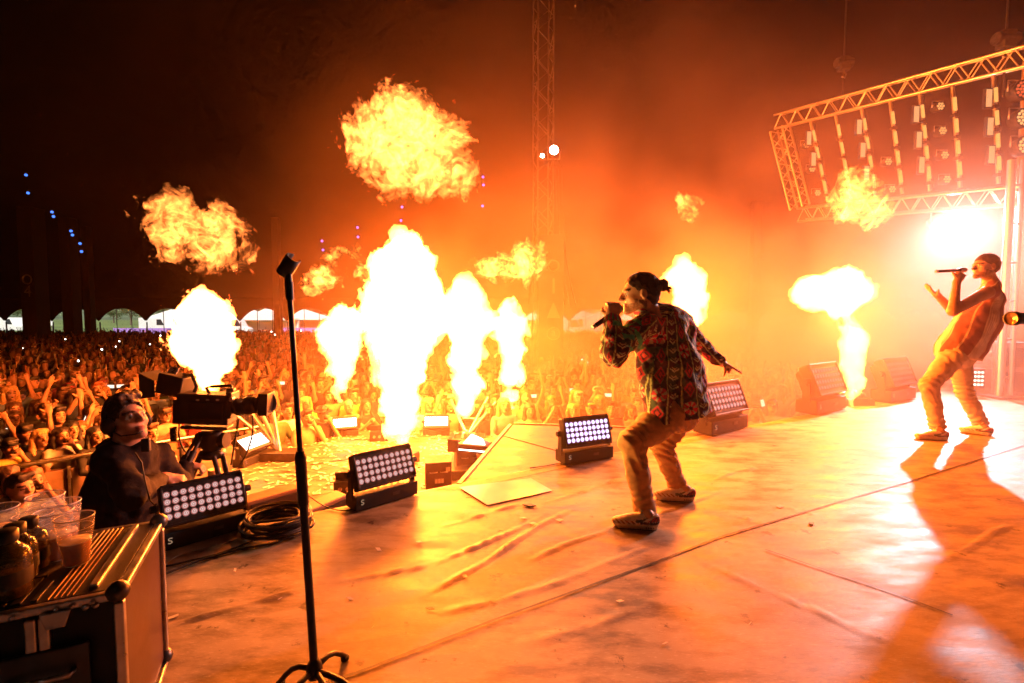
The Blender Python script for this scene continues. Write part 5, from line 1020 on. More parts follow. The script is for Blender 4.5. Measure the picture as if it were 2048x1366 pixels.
def shoe_mesh(name, heel, toe, parent, base, seed, logo_side):
    heel, toe = npv(heel, toe); f = toe - heel; f[2] = 0; L_ = np.linalg.norm(f); f /= L_; u = np.array((0, 0, 1.0)); r = np.cross(f, u); R = np.stack([r, f, u], 1)
    def W(x, y, z): return heel + r * x + f * (y * L_) + u * z
    s = SDF(heel + np.minimum(f * L_, 0) - .1, heel + np.maximum(f * L_, 0) + np.array((.1, .1, .2)), .0042)
    s.cap(W(0, .16, .02), W(0, .84, .02), .038, .036, .02, 1)                     # sole
    sl_, G = s.block(s.lo, s.lo + s.h * s.n); s.d = np.maximum(s.d, np.abs((G - heel) @ u - .018) - .018)
    s.ell(W(0, .16, .055), (.034, .05, .045), R, .015, 2); s.ell(W(0, .45, .05), (.038, .09, .034), R, .02, 2); s.ell(W(0, .78, .038), (.04, .065, .026), R, .02, 2); s.cap(W(0, .2, .06), W(0, .32, .062), .036, .034, .015, 2); s.cap(W(0, .4, .068), W(0, .62, .046), .022, .02, .012, 3)
    s.cut(W(0, .2, .115), np.array((.03, .055, .04)), R, .008)
    for i in range(5): t = .4 + .06 * i; s.cap(W(-.02, t, .09 - .01 * i), W(.02, t + .02, .09 - .01 * i), .0042, .0042, .003, 4)
    s.cap(W(.0, .36, .095), W(.02, .3, .12), .005, .004, .004, 4); s.cap(W(.0, .36, .095), W(-.02, .42, .118), .005, .004, .004, 4)
    V, F, vid = s.nets(); q = V - heel; y = (q @ f) / L_; z = q @ u; x = q @ r; col = np.tile(np.array((.85, .78, .66)), (len(V), 1))
    col[vid == 1] = (.8, .68, .5); col[(z < .006)] = (.03, .025, .02); col[vid == 4] = (.82, .75, .62)
    hs = (y < .34) & (z > .036) & (z < .075) & (z < .09 - .15 * y); st = np.sin((y * L_ * 1.0 + z * .8) * 330) > 0; col[hs & st] = (.6, .06, .06); col[hs & ~st] = (.07, .03, .08)
    dt = (y < .42) & (z > .034) & (z < .05); col[dt] = (.03, .02, .05); spk = dt & (np.sin(y * L_ * 560) * np.sin(z * 620) > .55); col[spk] = (.7, .65, .6)
    fs = (y > .45) & (z > .034) & (z < .052) & (np.sin((y * L_ - z * 1.2) * 230) > .25); col[fs] = (.4, .2, .08)
    # hook-shaped side mark
    cx = .40 - y; t = np.clip((y - .2) / .32, 0, 1); mid = .052 + .03 * (1 - t) ** 1.6 - .004 * np.sin(t * 3.1); wd = .002 + .0085 * t * np.where(t > .93, (1 - t) / .07, 1); mk = (y > .2) & (y < .52) & (np.abs(z - mid) < wd) & (np.abs(x) > .018); col[mk] = (.10, .13, .12)
    col[(vid == 1) & (y > .1) & (y < .3) & (np.abs(z - .018) < .0045) & (np.sin(y * 120) > -.3)] = (.15, .06, .04)
    return link(name, qmesh(name, shift(V, base), F, M['shoe'], col=col), parent)
# ------------------------------------------------------------------ singer in the patterned shirt
def singer_shirt():
    B = FL(1300, 1040); B.z = 0
    hc = P(1279, 588, 2.86); fr = frame((-1, .06, -.06), (-.10, 0, 1)); neckb = P(1298, 630, 2.9)
    shN, shF = P(1288, 652, 2.77), P(1358, 640, 3.1); elN, wrN = P(1224, 706, 2.66), P(1226, 641, 2.72); elF, wrF = P(1402, 690, 3.17), P(1440, 724, 3.16)
    hipN, hipF = P(1345, 826, 2.84), P(1362, 822, 3.04); knN, anN = P(1262, 884, 2.72), P(1289, 1018, 2.73); knF, anF = P(1322, 890, 3.02), P(1356, 975, 3.13)
    heN, toN = FL(1316, 1058), FL(1227, 1052); heF, toF = FL(1388, 1002), FL(1311, 998)
    chest = P(1322, 690, 2.93); belly = P(1335, 775, 2.93)
    s = SDF((.3, 2.35, -.02), (1.75, 3.5, 1.6), .006)
    head(s, hc, fr, .98, neckb, 1.0)
    s.chain([neckb, chest, belly, (hipN + hipF) / 2], [.075, .12, .115, .12], .04, 1); s.cap(shN, shF, .06, .06, .05, 1)
    s.chain([shN, elN, wrN], [.045, .036, .026], .02, 1); s.chain([shF, elF, wrF], [.045, .036, .026], .02, 1)
    s.chain([hipN, knN, anN], [.08, .055, .038], .02, 1); s.chain([hipF, knF, anF], [.08, .055, .038], .02, 1)
    for a, h_, t in ((anN, heN, toN), (anF, heF, toF)): s.chain([a, h_.lerp(t, .22) + Vector((0, 0, .07)), h_.lerp(t, .75) + Vector((0, 0, .035))], [.038, .034, .022], .015, 1)
    micA, micB = P(1186, 655, 2.70), P(1243, 614, 2.78); md = (micB - micA).normalized()
    # the hand closed round the microphone, and the pointing hand
    gp = micA.lerp(micB, .66); pn = Vector((.55, .75, .35)); hand(s, wrN, (gp - wrN) + Vector((-.0, -.035, .01)), Vector((0, 1, 0)), (.85, .95, .7), 1.0, .05, 1.7, 1, -1)
    hand(s, wrF, (P(1463, 735, 3.13) - wrF), Vector((-.25, -.1, -.95)), (1.0, 1.1, .8), .88, .03, 1.6, 1, 1, point=True)
    V, F, vid = s.nets(); V = relax(V, F, 1, .35)
    col = skin_col(V, vid, hc, fr, .98, tone=np.array((.68, .38, .24)), beard=(.17, .065, .035))
    o = person_root('person', qmesh('person', shift(V, B), F, M['skin'], col=col), 'man with a hair bun and patterned shirt, crouching and singing into a microphone'); o.location = B
    # hair swept back into a bun
    r, f, u = fr; L = lambda x, y, z: np.array(hc) + (r * x + f * y + u * z) * .98; R = np.stack([r, f, u], 1)
    h = SDF(np.array(hc) - .2, np.array(hc) + .22, .0042); h.ell(L(0, -.02, .041), (.081, .103, .09), R, .02, 1); h.ell(L(0, -.06, .0), (.07, .062, .08), R, .03, 1)
    h.cut(L(0, .085, -.055), (.1, .1, .118), R, .012); h.cut(L(0, .0, -.1), (.09, .075, .085), R, .015)
    for sx in (-1, 1): h.cut(L(sx * .09, .0, -.01), (.022, .03, .045), R, .008)
    h.ell(L(0, -.142, .045), (.034, .03, .037), R, .012, 1); h.cap(L(0, -.1, .045), L(0, -.13, .045), .02, .018, .01, 1)
    for k in range(9): a = k * .7; h.cap(L(.012 * math.cos(a), -.16, .03), L(.03 * math.cos(a), -.172 - .006 * (k % 3), .03 - .012 * (k % 4)), .006, .0025, .004, 1)
    h.noise(.004, 1, 2, 3, stretch=(90, 40, 90)); Vh, Fh, _ = h.nets(); link('hair', qmesh('hair', shift(Vh, B), Fh, M['hair']), o)
    # shirt
    s = SDF((.3, 2.35, .55), (1.75, 3.55, 1.55), .0055)
    spine = [neckb + Vector((.01, 0, -.01)), P(1330, 668, 2.95), P(1338, 735, 2.94), P(1346, 800, 2.93)]
    s.cap(shN, shF, .07, .07, .05, 1); s.cap(neckb, P(1345, 645, 2.97), .075, .1, .04, 1)
    s.chain([P(1325, 668, 2.93), P(1340, 730, 2.93), P(1356, 815, 2.92), P(1360, 850, 2.92)], [.128, .162, .175, .178], .05, 1)
    s.chain([P(1360, 660, 3.05), P(1370, 760, 3.0), P(1376, 850, 2.98)], [.09, .105, .11], .05, 1); s.chain([P(1288, 690, 2.84), P(1312, 790, 2.80), P(1318, 850, 2.78)], [.07, .075, .075], .05, 1)
    s.chain([shN, elN, wrN + (elN - wrN) * .12], [.072, .062, .045], .025, 2); s.chain([shF, elF, wrF + (elF - wrF) * .1], [.07, .062, .046], .025, 3)
    s.cap(wrN + (elN - wrN) * .1, wrN + (elN - wrN) * .02, .043, .043, .008, 4)
    s.cap(P(1278, 622, 2.85), P(1312, 622, 2.93), .032, .032, .02, 5)
    # hem, open below; neck opening
    hem_c, hem_n = np.array(P(1352, 828, 2.93)), np.array((.13, .0, -1.0)); hem_n /= np.linalg.norm(hem_n)
    idx = np.argwhere(np.abs(s.d) < .08); q = s.lo + idx * s.h; ax = np.array(elN - shN); 
    fold = .010 * np.sin((q @ np.array((9, 5, 3.))) * 3.2 + 2.2 * fbm(q * 5, 2, 2)) * np.clip((1.32 - q[:, 2]) / .35, 0, 1); s.d[tuple(idx.T)] += fold
    s.noise(.011, 8, 3, 21, stretch=(1.2, 1.2, .7)); s.noise(.006, 22, 2, 22, stretch=(1, 1, 1.6))
    s.plane_cut(hem_c, hem_n)
    V, F, vid = s.nets(); V = relax(V, F, 1, .3)
    # printed pattern laid out along the cloth
    sx = np.array(shF - shN); sx /= np.linalg.norm(sx); up = np.array((.12, 0, 1.0)); up -= sx * (sx @ up); up /= np.linalg.norm(up); nn = np.cross(sx, up); c0 = np.array(P(1345, 735, 2.95)); q = V - c0
    U = np.arctan2(q @ sx, np.abs(q @ nn) + .09) * .24; Vv = q @ up
    for k, (a, b) in ((2, (elN, shN)), (3, (elF, shF)), (4, (elN, wrN))):
        m = vid == k; a_ = np.array(a); t = np.array(b - a); t /= np.linalg.norm(t)
        if k == 2:
            fore = m & (np.linalg.norm(V - np.array(wrN), axis=1) < np.linalg.norm(V - np.array(shN), axis=1))
            t2 = np.array(wrN - elN); t2 /= np.linalg.norm(t2)
        e_ = np.cross(t, (0, 1, .1)); e_ /= np.linalg.norm(e_); g_ = np.cross(t, e_); qq = V - a_; U = np.where(m, np.arctan2(qq @ e_, qq @ g_) * .07, U); Vv = np.where(m, qq @ t, Vv)
        if k == 2: e2_ = np.cross(t2, (0, 1, .1)); e2_ /= np.linalg.norm(e2_); g2 = np.cross(t2, e2_); U = np.where(fore, np.arctan2(qq @ e2_, qq @ g2) * .07, U); Vv = np.where(fore, qq @ t2, Vv)
    wob = .006 * fbm(V * 9, 2, 31); U = U + wob; W = .074; ci = np.floor(U / W); x = U / W - ci - .5; base = np.tile(np.array((.035, .008, .010)), (len(V), 1))
    def setc(m, c): base[m] = c
    ph = Vv / .105 + ci * .37; y = ph - np.floor(ph) - .5; odd = (ci.astype(int) % 2) == 0
    dark = fbm(V * 14, 2, 41); setc(dark > .25, (.075, .02, .02)); setc((dark < -.35), (.04, .055, .03))
    dm = np.abs(x) * 1.15 + np.abs(y); setc(odd & (dm < .42), (.32, .012, .022)); setc(odd & (dm < .27), (.03, .006, .01)); setc(odd & (dm < .16), (.45, .03, .03)); setc(odd & (dm > .42) & (dm < .47), (.10, .11, .06))
    fl_ = odd & (np.floor(ph).astype(int) % 3 == 0); rr2 = np.hypot(x * .8, y); setc(fl_ & (rr2 < .36), (.42, .02, .035)); setc(fl_ & (rr2 < .36) & (np.sin(np.arctan2(y, x) * 6) > .35) & (rr2 > .1), (.6, .3, .2)); setc(fl_ & (rr2 < .1), (.03, .01, .01))
    y2 = (Vv / .052) - np.floor(Vv / .052) - .5; ch = np.abs(y2 - (np.abs(x) * 1.1 - .2)); setc(~odd & (np.abs(x) < .33) & (ch < .1), (.62, .34, .2)); setc(~odd & (np.abs(x) < .2) & (np.abs(y2 - (np.abs(x) * 1.1 + .1)) < .07), (.55, .28, .16))
    setc(np.abs(np.abs(x) - .5) < .045, (.62, .40, .14)); setc((np.abs(np.abs(x) - .5) > .06) & (np.abs(np.abs(x) - .5) < .085), (.08, .1, .05))
    gr = (fbm(V * 6, 2, 77) > .42); setc(gr & (vid != 1) & (np.sin(Vv * 90) > .2), (.05, .28, .16)); cuff = vid == 4; setc(cuff, (.42, .06, .12)); setc(cuff & (np.sin(U * 160) > .5), (.06, .3, .18))
    setc(vid == 5, (.30, .03, .05)); setc((vid == 5) & (np.sin(Vv * 200) > .5), (.55, .35, .25))
    link('shirt', qmesh('shirt', shift(V, B), F, M['cloth_v'], col=np.minimum(base * 2.4, .8)), o)
    # trousers
    s = SDF((.3, 2.4, .05), (1.75, 3.5, 1.1), .0065)
    s.ell((hipN + hipF) / 2, (.13, .15, .12), None, .03, 1); s.cap((hipN + hipF) / 2, P(1348, 790, 2.93), .12, .11, .03, 1)
    s.chain([hipN + Vector((.01, 0, .01)), hipN.lerp(knN, .5), knN, knN.lerp(anN, .5), anN], [.108, .09, .071, .062, .06], .03, 1)
    s.chain([hipF, hipF.lerp(knF, .5), knF, knF.lerp(anF, .5), anF + Vector((0, 0, .01))], [.105, .085, .068, .06, .058], .03, 1)
    for kn, hp, an in ((knN, hipN, anN), (knF, hipF, anF)):
        for j in range(4): p = kn.lerp(an, .12 + .13 * j) + Vector((.05, -.02, 0)); s.cap(p + Vector((-.02, -.03, .015)), p + Vector((.0, .04, -.02)), .012, .012, .025, 1)
    idx = np.argwhere(np.abs(s.d) < .05); q = s.lo + idx * s.h
    for kn, ot, am in ((knN, hipN, .007), (knF, hipF, .006), (anN, knN, .006), (anF, knF, .006), (hipN, knN, .006)):
        dd = np.array((ot - kn).normalized()); e = q - np.array(kn); al = e @ dd; r2 = np.linalg.norm(e - al[:, None] * dd, axis=1); m = np.exp(-(al / .13) ** 2) * (r2 < .16); s.d[tuple(idx.T)] += am * m * np.sin(al * 150 + 5 * fbm(q * 7, 2, 90) + e[:, 1] * 30)
    s.noise(.005, 7, 2, 51, stretch=(1.4, 1.4, .45)); s.noise(.0022, 30, 2, 52, stretch=(1, 1, 1.4))
    for an, kn in ((anN, knN), (anF, knF)):
        d = (an - kn).normalized(); s.cap(an - d * .03, an + d * .012, .064, .065, .004, 2)
    for an, kn in ((anN, knN), (anF, knF)):
        d = np.array((an - kn).normalized()); c_ = np.array(an) + d * .03
        sl_, G = s.block(c_ - .14, c_ + .14); near = np.linalg.norm(G - c_, axis=-1) < .13; s.d[sl_] = np.where(near, np.maximum(s.d[sl_], (G - c_) @ d), s.d[sl_])
    V, F, vid = s.nets(); V = relax(V, F, 1, .3); link('trousers', qmesh('trousers', shift(V, B), F, M['trouser']), o)
    shoe_mesh('shoe', heN, toN, o, B, 1, -1); shoe_mesh('shoe', heF, toF, o, B, 2, -1)
    mic(micA, micB, 'dark handheld microphone held by the man in the patterned shirt')
    return o
M['mesh_grille'] = pmat('microphone_grille', (.5, .48, .45), .35, .9, .3, 200, .6, 400); M['mic_body'] = pmat('microphone_body', (.03, .012, .01), .38, .2, .2, 20)
def mic(a, b, label, tip=True):
    d = (b - a); R = rot_to(d); L_ = d.length; t = empty('microphone', a, 0, label, 'microphone', 'handheld microphones')
    m_ = MB(); m_.lathe([(0, 0), (.011, 0), (.0125, .012), (.0135, .02), (.0155, L_ * .7), (.019, L_ * .78)], 18, R=R); m_.build('body', M['mic_body'], t)
    m_ = MB(); m_.lathe([(.019, L_ * .78), (.0255, L_ * .84), (.0262, L_ * .9), (.022, L_ * .97), (.012, L_), (0, L_ * 1.005)], 18, R=R); m_.build('grille', M['mesh_grille'], t)
    m_ = MB(); m_.lathe([(.0255, L_ * .83), (.0275, L_ * .845), (.0255, L_ * .86)], 18, R=R); m_.build('ring', M['steel'], t)
    m_ = MB(); m_.lathe([(0, -.001), (.0125, -.001), (.0135, .014), (.0128, .018)], 16, R=R); m_.build('end_cap', M['aluminium'], t)
    return t
# ------------------------------------------------------------------ singer in the vest
def singer_vest():
    Y0 = 4.78; B = FL(1905, 874); B.z = 0
    hc = P(1970, 534, Y0 + .02); fr = frame((-1, .02, .05), (.08, 0, 1)); neckb = P(1983, 572, Y0 + .02); sc = 1.0
    shN, shF = P(1974, 585, Y0 - .17), P(1974, 584, Y0 + .2); elN, wrN = P(1906, 622, Y0 - .22), P(1914, 563, Y0 - .13); elF, wrF = P(1905, 622, Y0 + .22), P(1874, 590, Y0 + .12)
    hipN, hipF = P(1906, 712, Y0 - .09), P(1918, 712, Y0 + .1); knN, anN = P(1858, 770, Y0 - .12), P(1874, 852, Y0 - .08); knF, anF = P(1928, 782, Y0 + .12), P(1960, 846, Y0 + .12)
    heN, toN = FL(1897, 880), FL(1829, 878); heF, toF = FL(1984, 872), FL(1920, 864)
    s = SDF((3.5, 4.3, -.02), (5.3, 5.35, 1.95), .008); head(s, hc, fr, sc, neckb, 1.0, .008)
    s.chain([neckb, P(1968, 620, Y0), P(1935, 680, Y0), (hipN + hipF) / 2], [.07, .12, .115, .12], .04, 1); s.cap(shN, shF, .055, .055, .05, 1)
    s.chain([shN, elN, wrN], [.056, .045, .03], .02, 1); s.chain([shF, elF, wrF], [.056, .045, .03], .02, 1)
    s.chain([hipN, knN, anN], [.08, .055, .038], .02, 1); s.chain([hipF, knF, anF], [.08, .055, .038], .02, 1)
    for a, h_, t in ((anN, heN, toN), (anF, heF, toF)): s.chain([a, h_.lerp(t, .22) + Vector((0, 0, .07)), h_.lerp(t, .75) + Vector((0, 0, .035))], [.038, .034, .022], .015, 1)
    micA, micB = P(1872, 543, Y0 - .13), P(1932, 540, Y0 - .02)
    hand(s, wrN, Vector((.06, .0, .09)), Vector((.3, 1, .2)), (.85, .95, .7), 1.0, .05, .8, 1, -1); hand(s, wrF, P(1848, 572, Y0 + .1) - wrF, Vector((.3, -.3, 1)), (.12, .12, .1), 1.02, .12, .3, 1, 1)
    V, F, vid = s.nets(); V = relax(V, F, 1, .35); tone = np.array((.42, .23, .15)); col = skin_col(V, vid, hc, fr, sc, tone, beard=(.035, .018, .012))
    o = person_root('person', qmesh('person', shift(V, B), F, M['skin'], col=col), 'man in a sleeveless striped vest leaning back, singing with one palm raised'); o.location = B
    r, f, u = fr; L = lambda x, y, z: np.array(hc) + (r * x + f * y + u * z) * sc; R = np.stack([r, f, u], 1)
    h = SDF(np.array(hc) - .2, np.array(hc) + .2, .0055); h.ell(L(0, -.02, .044), (.083, .104, .092), R, .02, 1); h.ell(L(0, -.055, .005), (.072, .064, .075), R, .03, 1); h.cut(L(0, .095, -.06), (.1, .1, .118), R, .01); h.cut(L(0, .0, -.1), (.09, .08, .085), R, .015)
    for sx in (-1, 1): h.cut(L(sx * .09, .0, -.01), (.022, .03, .045), R, .008)
    h.noise(.004, 55, 2, 3); Vh, Fh, _ = h.nets(); link('hair', qmesh('hair', shift(Vh, B), Fh, M['hair']), o)
    s = SDF((3.6, 4.3, .6), (5.3, 5.35, 1.75), .0075)
    s.cap(P(1982, 583, Y0 - .15), P(1982, 583, Y0 + .17), .058, .058, .05, 1); s.cap(P(1984, 572, Y0 - .05), P(1984, 572, Y0 + .07), .06, .06, .04, 1); s.chain([P(1976, 602, Y0), P(1958, 645, Y0), P(1918, 704, Y0)], [.13, .17, .19], .05, 1); s.cap(P(1950, 640, Y0 - .06), P(1912, 700, Y0 - .06), .14, .15, .05, 1); s.cap(P(1950, 640, Y0 + .06), P(1912, 690, Y0 + .06), .13, .13, .05, 1)
    s.noise(.012, 7, 3, 61, stretch=(1, 1, .7)); s.noise(.005, 20, 2, 62)
    for sh in (shN, shF): s.cut(np.array(sh) + (np.array(elN if sh is shN else elF) - np.array(sh)) * .18 + np.array((0, -.05 if sh is shN else .05, 0)), (.075, .06, .09), None, .008)
    s.cut(np.array(hc) - np.array((.03, 0, .085)), (.07, .066, .075), None, .01)
    s.plane_cut(np.array(P(1906, 716, Y0)), np.array((-.12, 0, -.99)))
    V, F, vid = s.nets(); V = relax(V, F, 1, .3); ax = np.array(P(1975, 600, Y0) - P(1915, 705, Y0)); ax /= np.linalg.norm(ax); fw = np.cross((0, 1, 0), ax); q = V - np.array(P(1945, 655, Y0)); U = np.arctan2(q @ fw, -q[:, 1] + .0) * .15 + .012 * np.sin((q @ ax) * 9); col = np.tile(np.array((.27, .10, .11)), (len(V), 1))
    band = np.floor((U + .5) / .075).astype(int); col[band % 3 == 0] = (.8, .68, .58); e_ = np.abs(((U + .5) / .075) % 1 - .5) > .44; col[e_] = (.7, .55, .42); fine = (band % 3 == 0) & (np.sin(U * 420) > .6); col[fine] = (.2, .07, .06)
    hemm = ((V - np.array(P(1906, 716, Y0))) @ np.array((-.12, 0, -.99))) > -.022; col[hemm] = (.7, .5, .36); link('vest', qmesh('vest', shift(V, B), F, M['cloth_v'], col=col), o)
    s = SDF((3.5, 4.35, .04), (5.2, 5.3, 1.2), .008)
    s.ell((hipN + hipF) / 2, (.14, .17, .13), None, .03, 1); s.cap((hipN + hipF) / 2, P(1918, 692, Y0), .13, .125, .03, 1)
    s.chain([hipN, hipN.lerp(knN, .5), knN, knN.lerp(anN, .5), anN], [.11, .09, .075, .068, .068], .03, 1); s.chain([hipF, hipF.lerp(knF, .5), knF, knF.lerp(anF, .5), anF], [.11, .088, .073, .067, .067], .03, 1)
    idx = np.argwhere(np.abs(s.d) < .05); q = s.lo + idx * s.h
    for kn, ot, am in ((knN, hipN, .006), (knF, hipF, .006), (anN, knN, .007), (anF, knF, .007), (hipN, knN, .005)):
        dd = np.array((ot - kn).normalized()); e = q - np.array(kn); al = e @ dd; r2 = np.linalg.norm(e - al[:, None] * dd, axis=1); m = np.exp(-(al / .14) ** 2) * (r2 < .16); s.d[tuple(idx.T)] += am * m * np.sin(al * 120 + 5 * fbm(q * 7, 2, 90) + e[:, 1] * 30)
    s.noise(.006, 7, 2, 71, stretch=(1.4, 1.4, .5)); s.noise(.0025, 28, 2, 72, stretch=(1, 1, 1.4))
    for an, kn in ((anN, knN), (anF, knF)):
        d = np.array((an - kn).normalized()); c_ = np.array(an) + d * .02; sl_, G = s.block(c_ - .14, c_ + .14); near = np.linalg.norm(G - c_, axis=-1) < .13; s.d[sl_] = np.where(near, np.maximum(s.d[sl_], (G - c_) @ d), s.d[sl_])
    V, F, vid = s.nets(); V = relax(V, F, 1, .3); link('trousers', qmesh('trousers', shift(V, B), F, M['pale_trouser']), o)
    shoe_mesh('shoe', heN, toN, o, B, 3, -1); shoe_mesh('shoe', heF, toF, o, B, 4, -1)
    mic(micA, micB, 'handheld microphone held level by the man in the vest')
# ------------------------------------------------------------------ camera operator with headphones
M['jacket'] = pmat('dark_rain_jacket', (.012, .006, .006), .8, 0, .3, 8, .2, 90, spec=.25)
def operator():
    Y0 = 2.72; fz = -1.1; hc = P(255, 842, Y0); B = Vector((hc.x - .02, hc.y - .05, fz)); fr = frame((.82, -.30, .34), (-.3, .1, 1)); sc = 1.06
    neckb = P(258, 893, Y0 - .0); shN, shF = P(222, 925, Y0 - .12), P(318, 918, Y0 + .2); elN, wrN = P(262, 990, Y0 - .24), P(330, 955, Y0 + .1); elF, wrF = P(350, 985, Y0 + .25), P(372, 930, Y0 + .4)
    hip = P(245, 1120, Y0)
    s = SDF((B.x - .6, B.y - .6, fz - .02), (B.x + .75, B.y + .8, 1.0), .0075); head(s, hc, fr, sc, neckb, 1.05)
    s.chain([neckb, P(248, 970, Y0), hip], [.08, .13, .14], .04, 1); s.cap(shN, shF, .06, .06, .05, 1); s.chain([shN, elN, wrN], [.05, .042, .03], .02, 1); s.chain([shF, elF, wrF], [.05, .042, .03], .02, 1)
    hd = Vector((hip.x, hip.y, hip.z))
    for sx in (-.09, .09): s.chain([hd + Vector((sx, sx * .5, 0)), Vector((hd.x + sx * 1.2, hd.y + sx * .6, fz + .45)), Vector((hd.x + sx * 1.3, hd.y + sx * .6, fz + .06))], [.085, .06, .045], .02, 3); s.cap(Vector((hd.x + sx * 1.3, hd.y + sx * .6, fz + .045)), Vector((hd.x + sx * 1.3 + .16, hd.y + sx * .6, fz + .04)), .045, .04, .02, 4)
    hand(s, wrN, Vector((.8, .5, -.25)), Vector((.1, .4, -1)), (.6, .7, .5), 1.0, .05, .8, 1, 1); hand(s, wrF, Vector((.8, .3, -.2)), Vector((.1, .2, -1)), (.6, .7, .5), 1.0, .05, .8, 1, -1)
    V, F, vid = s.nets(); V = relax(V, F, 1, .35); col = skin_col(V, vid, hc, fr, sc, np.array((.55, .3, .2)), beard=None); col[vid == 3] = (.02, .018, .02); col[vid == 4] = (.015, .014, .014)
    o = person_root('person', qmesh('person', shift(V, B), F, M['skin'], col=col), 'camera operator in a dark jacket and headphones looking up at the singers'); o.location = B
    r, f, u = fr; L = lambda x, y, z: np.array(hc) + (r * x + f * y + u * z) * sc; R = np.stack([r, f, u], 1)
    h = SDF(np.array(hc) - .22, np.array(hc) + .22, .005); h.ell(L(0, -.015, .05), np.array((.084, .106, .09)) * sc, R, .02, 1); h.ell(L(0, -.06, .0), np.array((.074, .062, .085)) * sc, R, .03, 1); h.cap(L(-.04, .06, .125), L(.05, .075, .118), .03, .028, .03, 1); h.cut(L(0, .105, -.04), np.array((.1, .095, .118)) * sc, R, .01); h.cut(L(0, .0, -.1), np.array((.09, .08, .085)) * sc, R, .015)
    for sx in (-1, 1): h.cut(L(sx * .09, .0, -.02), np.array((.022, .03, .045)) * sc, R, .008)
    h.noise(.006, 1, 2, 3, stretch=(60, 30, 60)); Vh, Fh, _ = h.nets(); link('hair', qmesh('hair', shift(Vh, B), Fh, M['hair']), o)
    # headphones: a thing he wears
    t = empty('headphones', L(0, 0, 0), 0, 'black headset worn by the camera operator', 'headphones'); off = Vector(L(0, 0, 0))
    m_ = MB(); m_.path([Vector(L(.098 * math.sin(a), -.02, -.005 + .155 * math.cos(a))) for a in np.linspace(-1.55, 1.55, 19)], .011, 8); m_.build('headband', M['black_plastic'], t, off=off)
    for sx in (-1, 1): m_ = MB(); m_.lathe([(0, .03), (.03, .028), (.044, .018), (.046, 0), (.036, -.012), (0, -.012)], 18, Vector(L(sx * .085, -.008, -.008)), rot_to(Vector(r) * sx)); m_.build('ear_cup', M['black_plastic'], t, off=off)
    m_ = MB(); pts = [L(.09, .0, -.03), L(.085, .06, -.08), L(.05, .11, -.095), L(.02, .125, -.09)]; m_.path(pts, .0045, 6); m_.build('microphone_boom', M['black_plastic'], t, off=off)
    # jacket
    s = SDF((B.x - .65, B.y - .65, fz + .5), (B.x + .8, B.y + .85, 1.0), .0085)
    s.cap(shN, shF, .085, .085, .06, 1); s.chain([P(255, 920, Y0), P(245, 985, Y0), hip + Vector((0, 0, -.05))], [.14, .17, .17], .06, 1)
    s.chain([shN, elN, wrN + (elN - wrN) * .1], [.085, .068, .05], .035, 1); s.chain([shF, elF, wrF + (elF - wrF) * .1], [.095, .08, .055], .035, 1); s.cap(P(236, 893, Y0 + .03), P(282, 893, Y0 - .02), .05, .045, .03, 1); s.cap(P(225, 905, Y0 + .08), P(240, 900, Y0 + .1), .08, .07, .05, 1)
    s.noise(.018, 6, 3, 81); s.noise(.007, 20, 2, 82); s.cut(np.array(hc) + np.array((.03, -.02, .02)), (.09, .09, .15), None, .01)
    V, F, _ = s.nets(); V = relax(V, F, 1, .4); jk = link('jacket', qmesh('jacket', shift(V, B), F, M['jacket']), o)
    m_ = MB(); a = P(292, 890, Y0 - .22); m_.box(a, (.04, .025, .07), Matrix.Rotation(.2, 3, 'Z')); w = m_.build('belt_pack', M['black_plastic'], bevel=.006, off=a, loc=a); tag(w, 'small radio pack clipped to the operator\'s jacket', 'radio pack')
    m_ = MB(); m_.path([P(270, 905, Y0 - .2), P(283, 925, Y0 - .22), P(290, 960, Y0 - .25), P(300, 1000, Y0 - .25), P(318, 1020, Y0 - .2)], .004, 6); a = P(270, 905, Y0 - .2); w = m_.build('headset_cord', M['rubber'], off=a, loc=a); tag(w, 'thin headset cord hanging over the operator\'s jacket', 'cord')
singer_shirt(); singer_vest(); operator()
# ------------------------------------------------------------------ the crowd
def skin_mat():
    m = pmat('crowd_skin', (.40, .21, .135), .55, 0, .12, 20); N, L = m.node_tree.nodes, m.node_tree.links; b = N['Principled BSDF']; src = b.inputs['Base Color'].links[0].from_socket
    oi = N.new('ShaderNodeObjectInfo'); mr = N.new('ShaderNodeMapRange'); mr.inputs[3].default_value = .72; mr.inputs[4].default_value = 1.12; L.new(oi.outputs['Random'], mr.inputs[0])
    mx = N.new('ShaderNodeMix'); mx.data_type = 'RGBA'; mx.blend_type = 'MULTIPLY'; mx.inputs[0].default_value = 1; L.new(src, mx.inputs[6]); L.new(mr.outputs[0], mx.inputs[7]); L.new(mx.outputs[2], b.inputs['Base Color']); return m
CM = [skin_mat(), pmat('crowd_top', (0, 0, 0), .85, 0, .2, 12, .2, 60, objcol=True), pmat('crowd_trousers', (.03, .03, .045), .85, 0, .3, 8), pmat('crowd_shoes', (.04, .035, .03), .7, 0, .2, 8), pmat('mouth_and_eyes', (.03, .012, .01), .5, 0, .1, 8)]
CH = pmat('crowd_hair', (0, 0, 0), .5, 0, .5, 50, .5, 90, objcol=True)
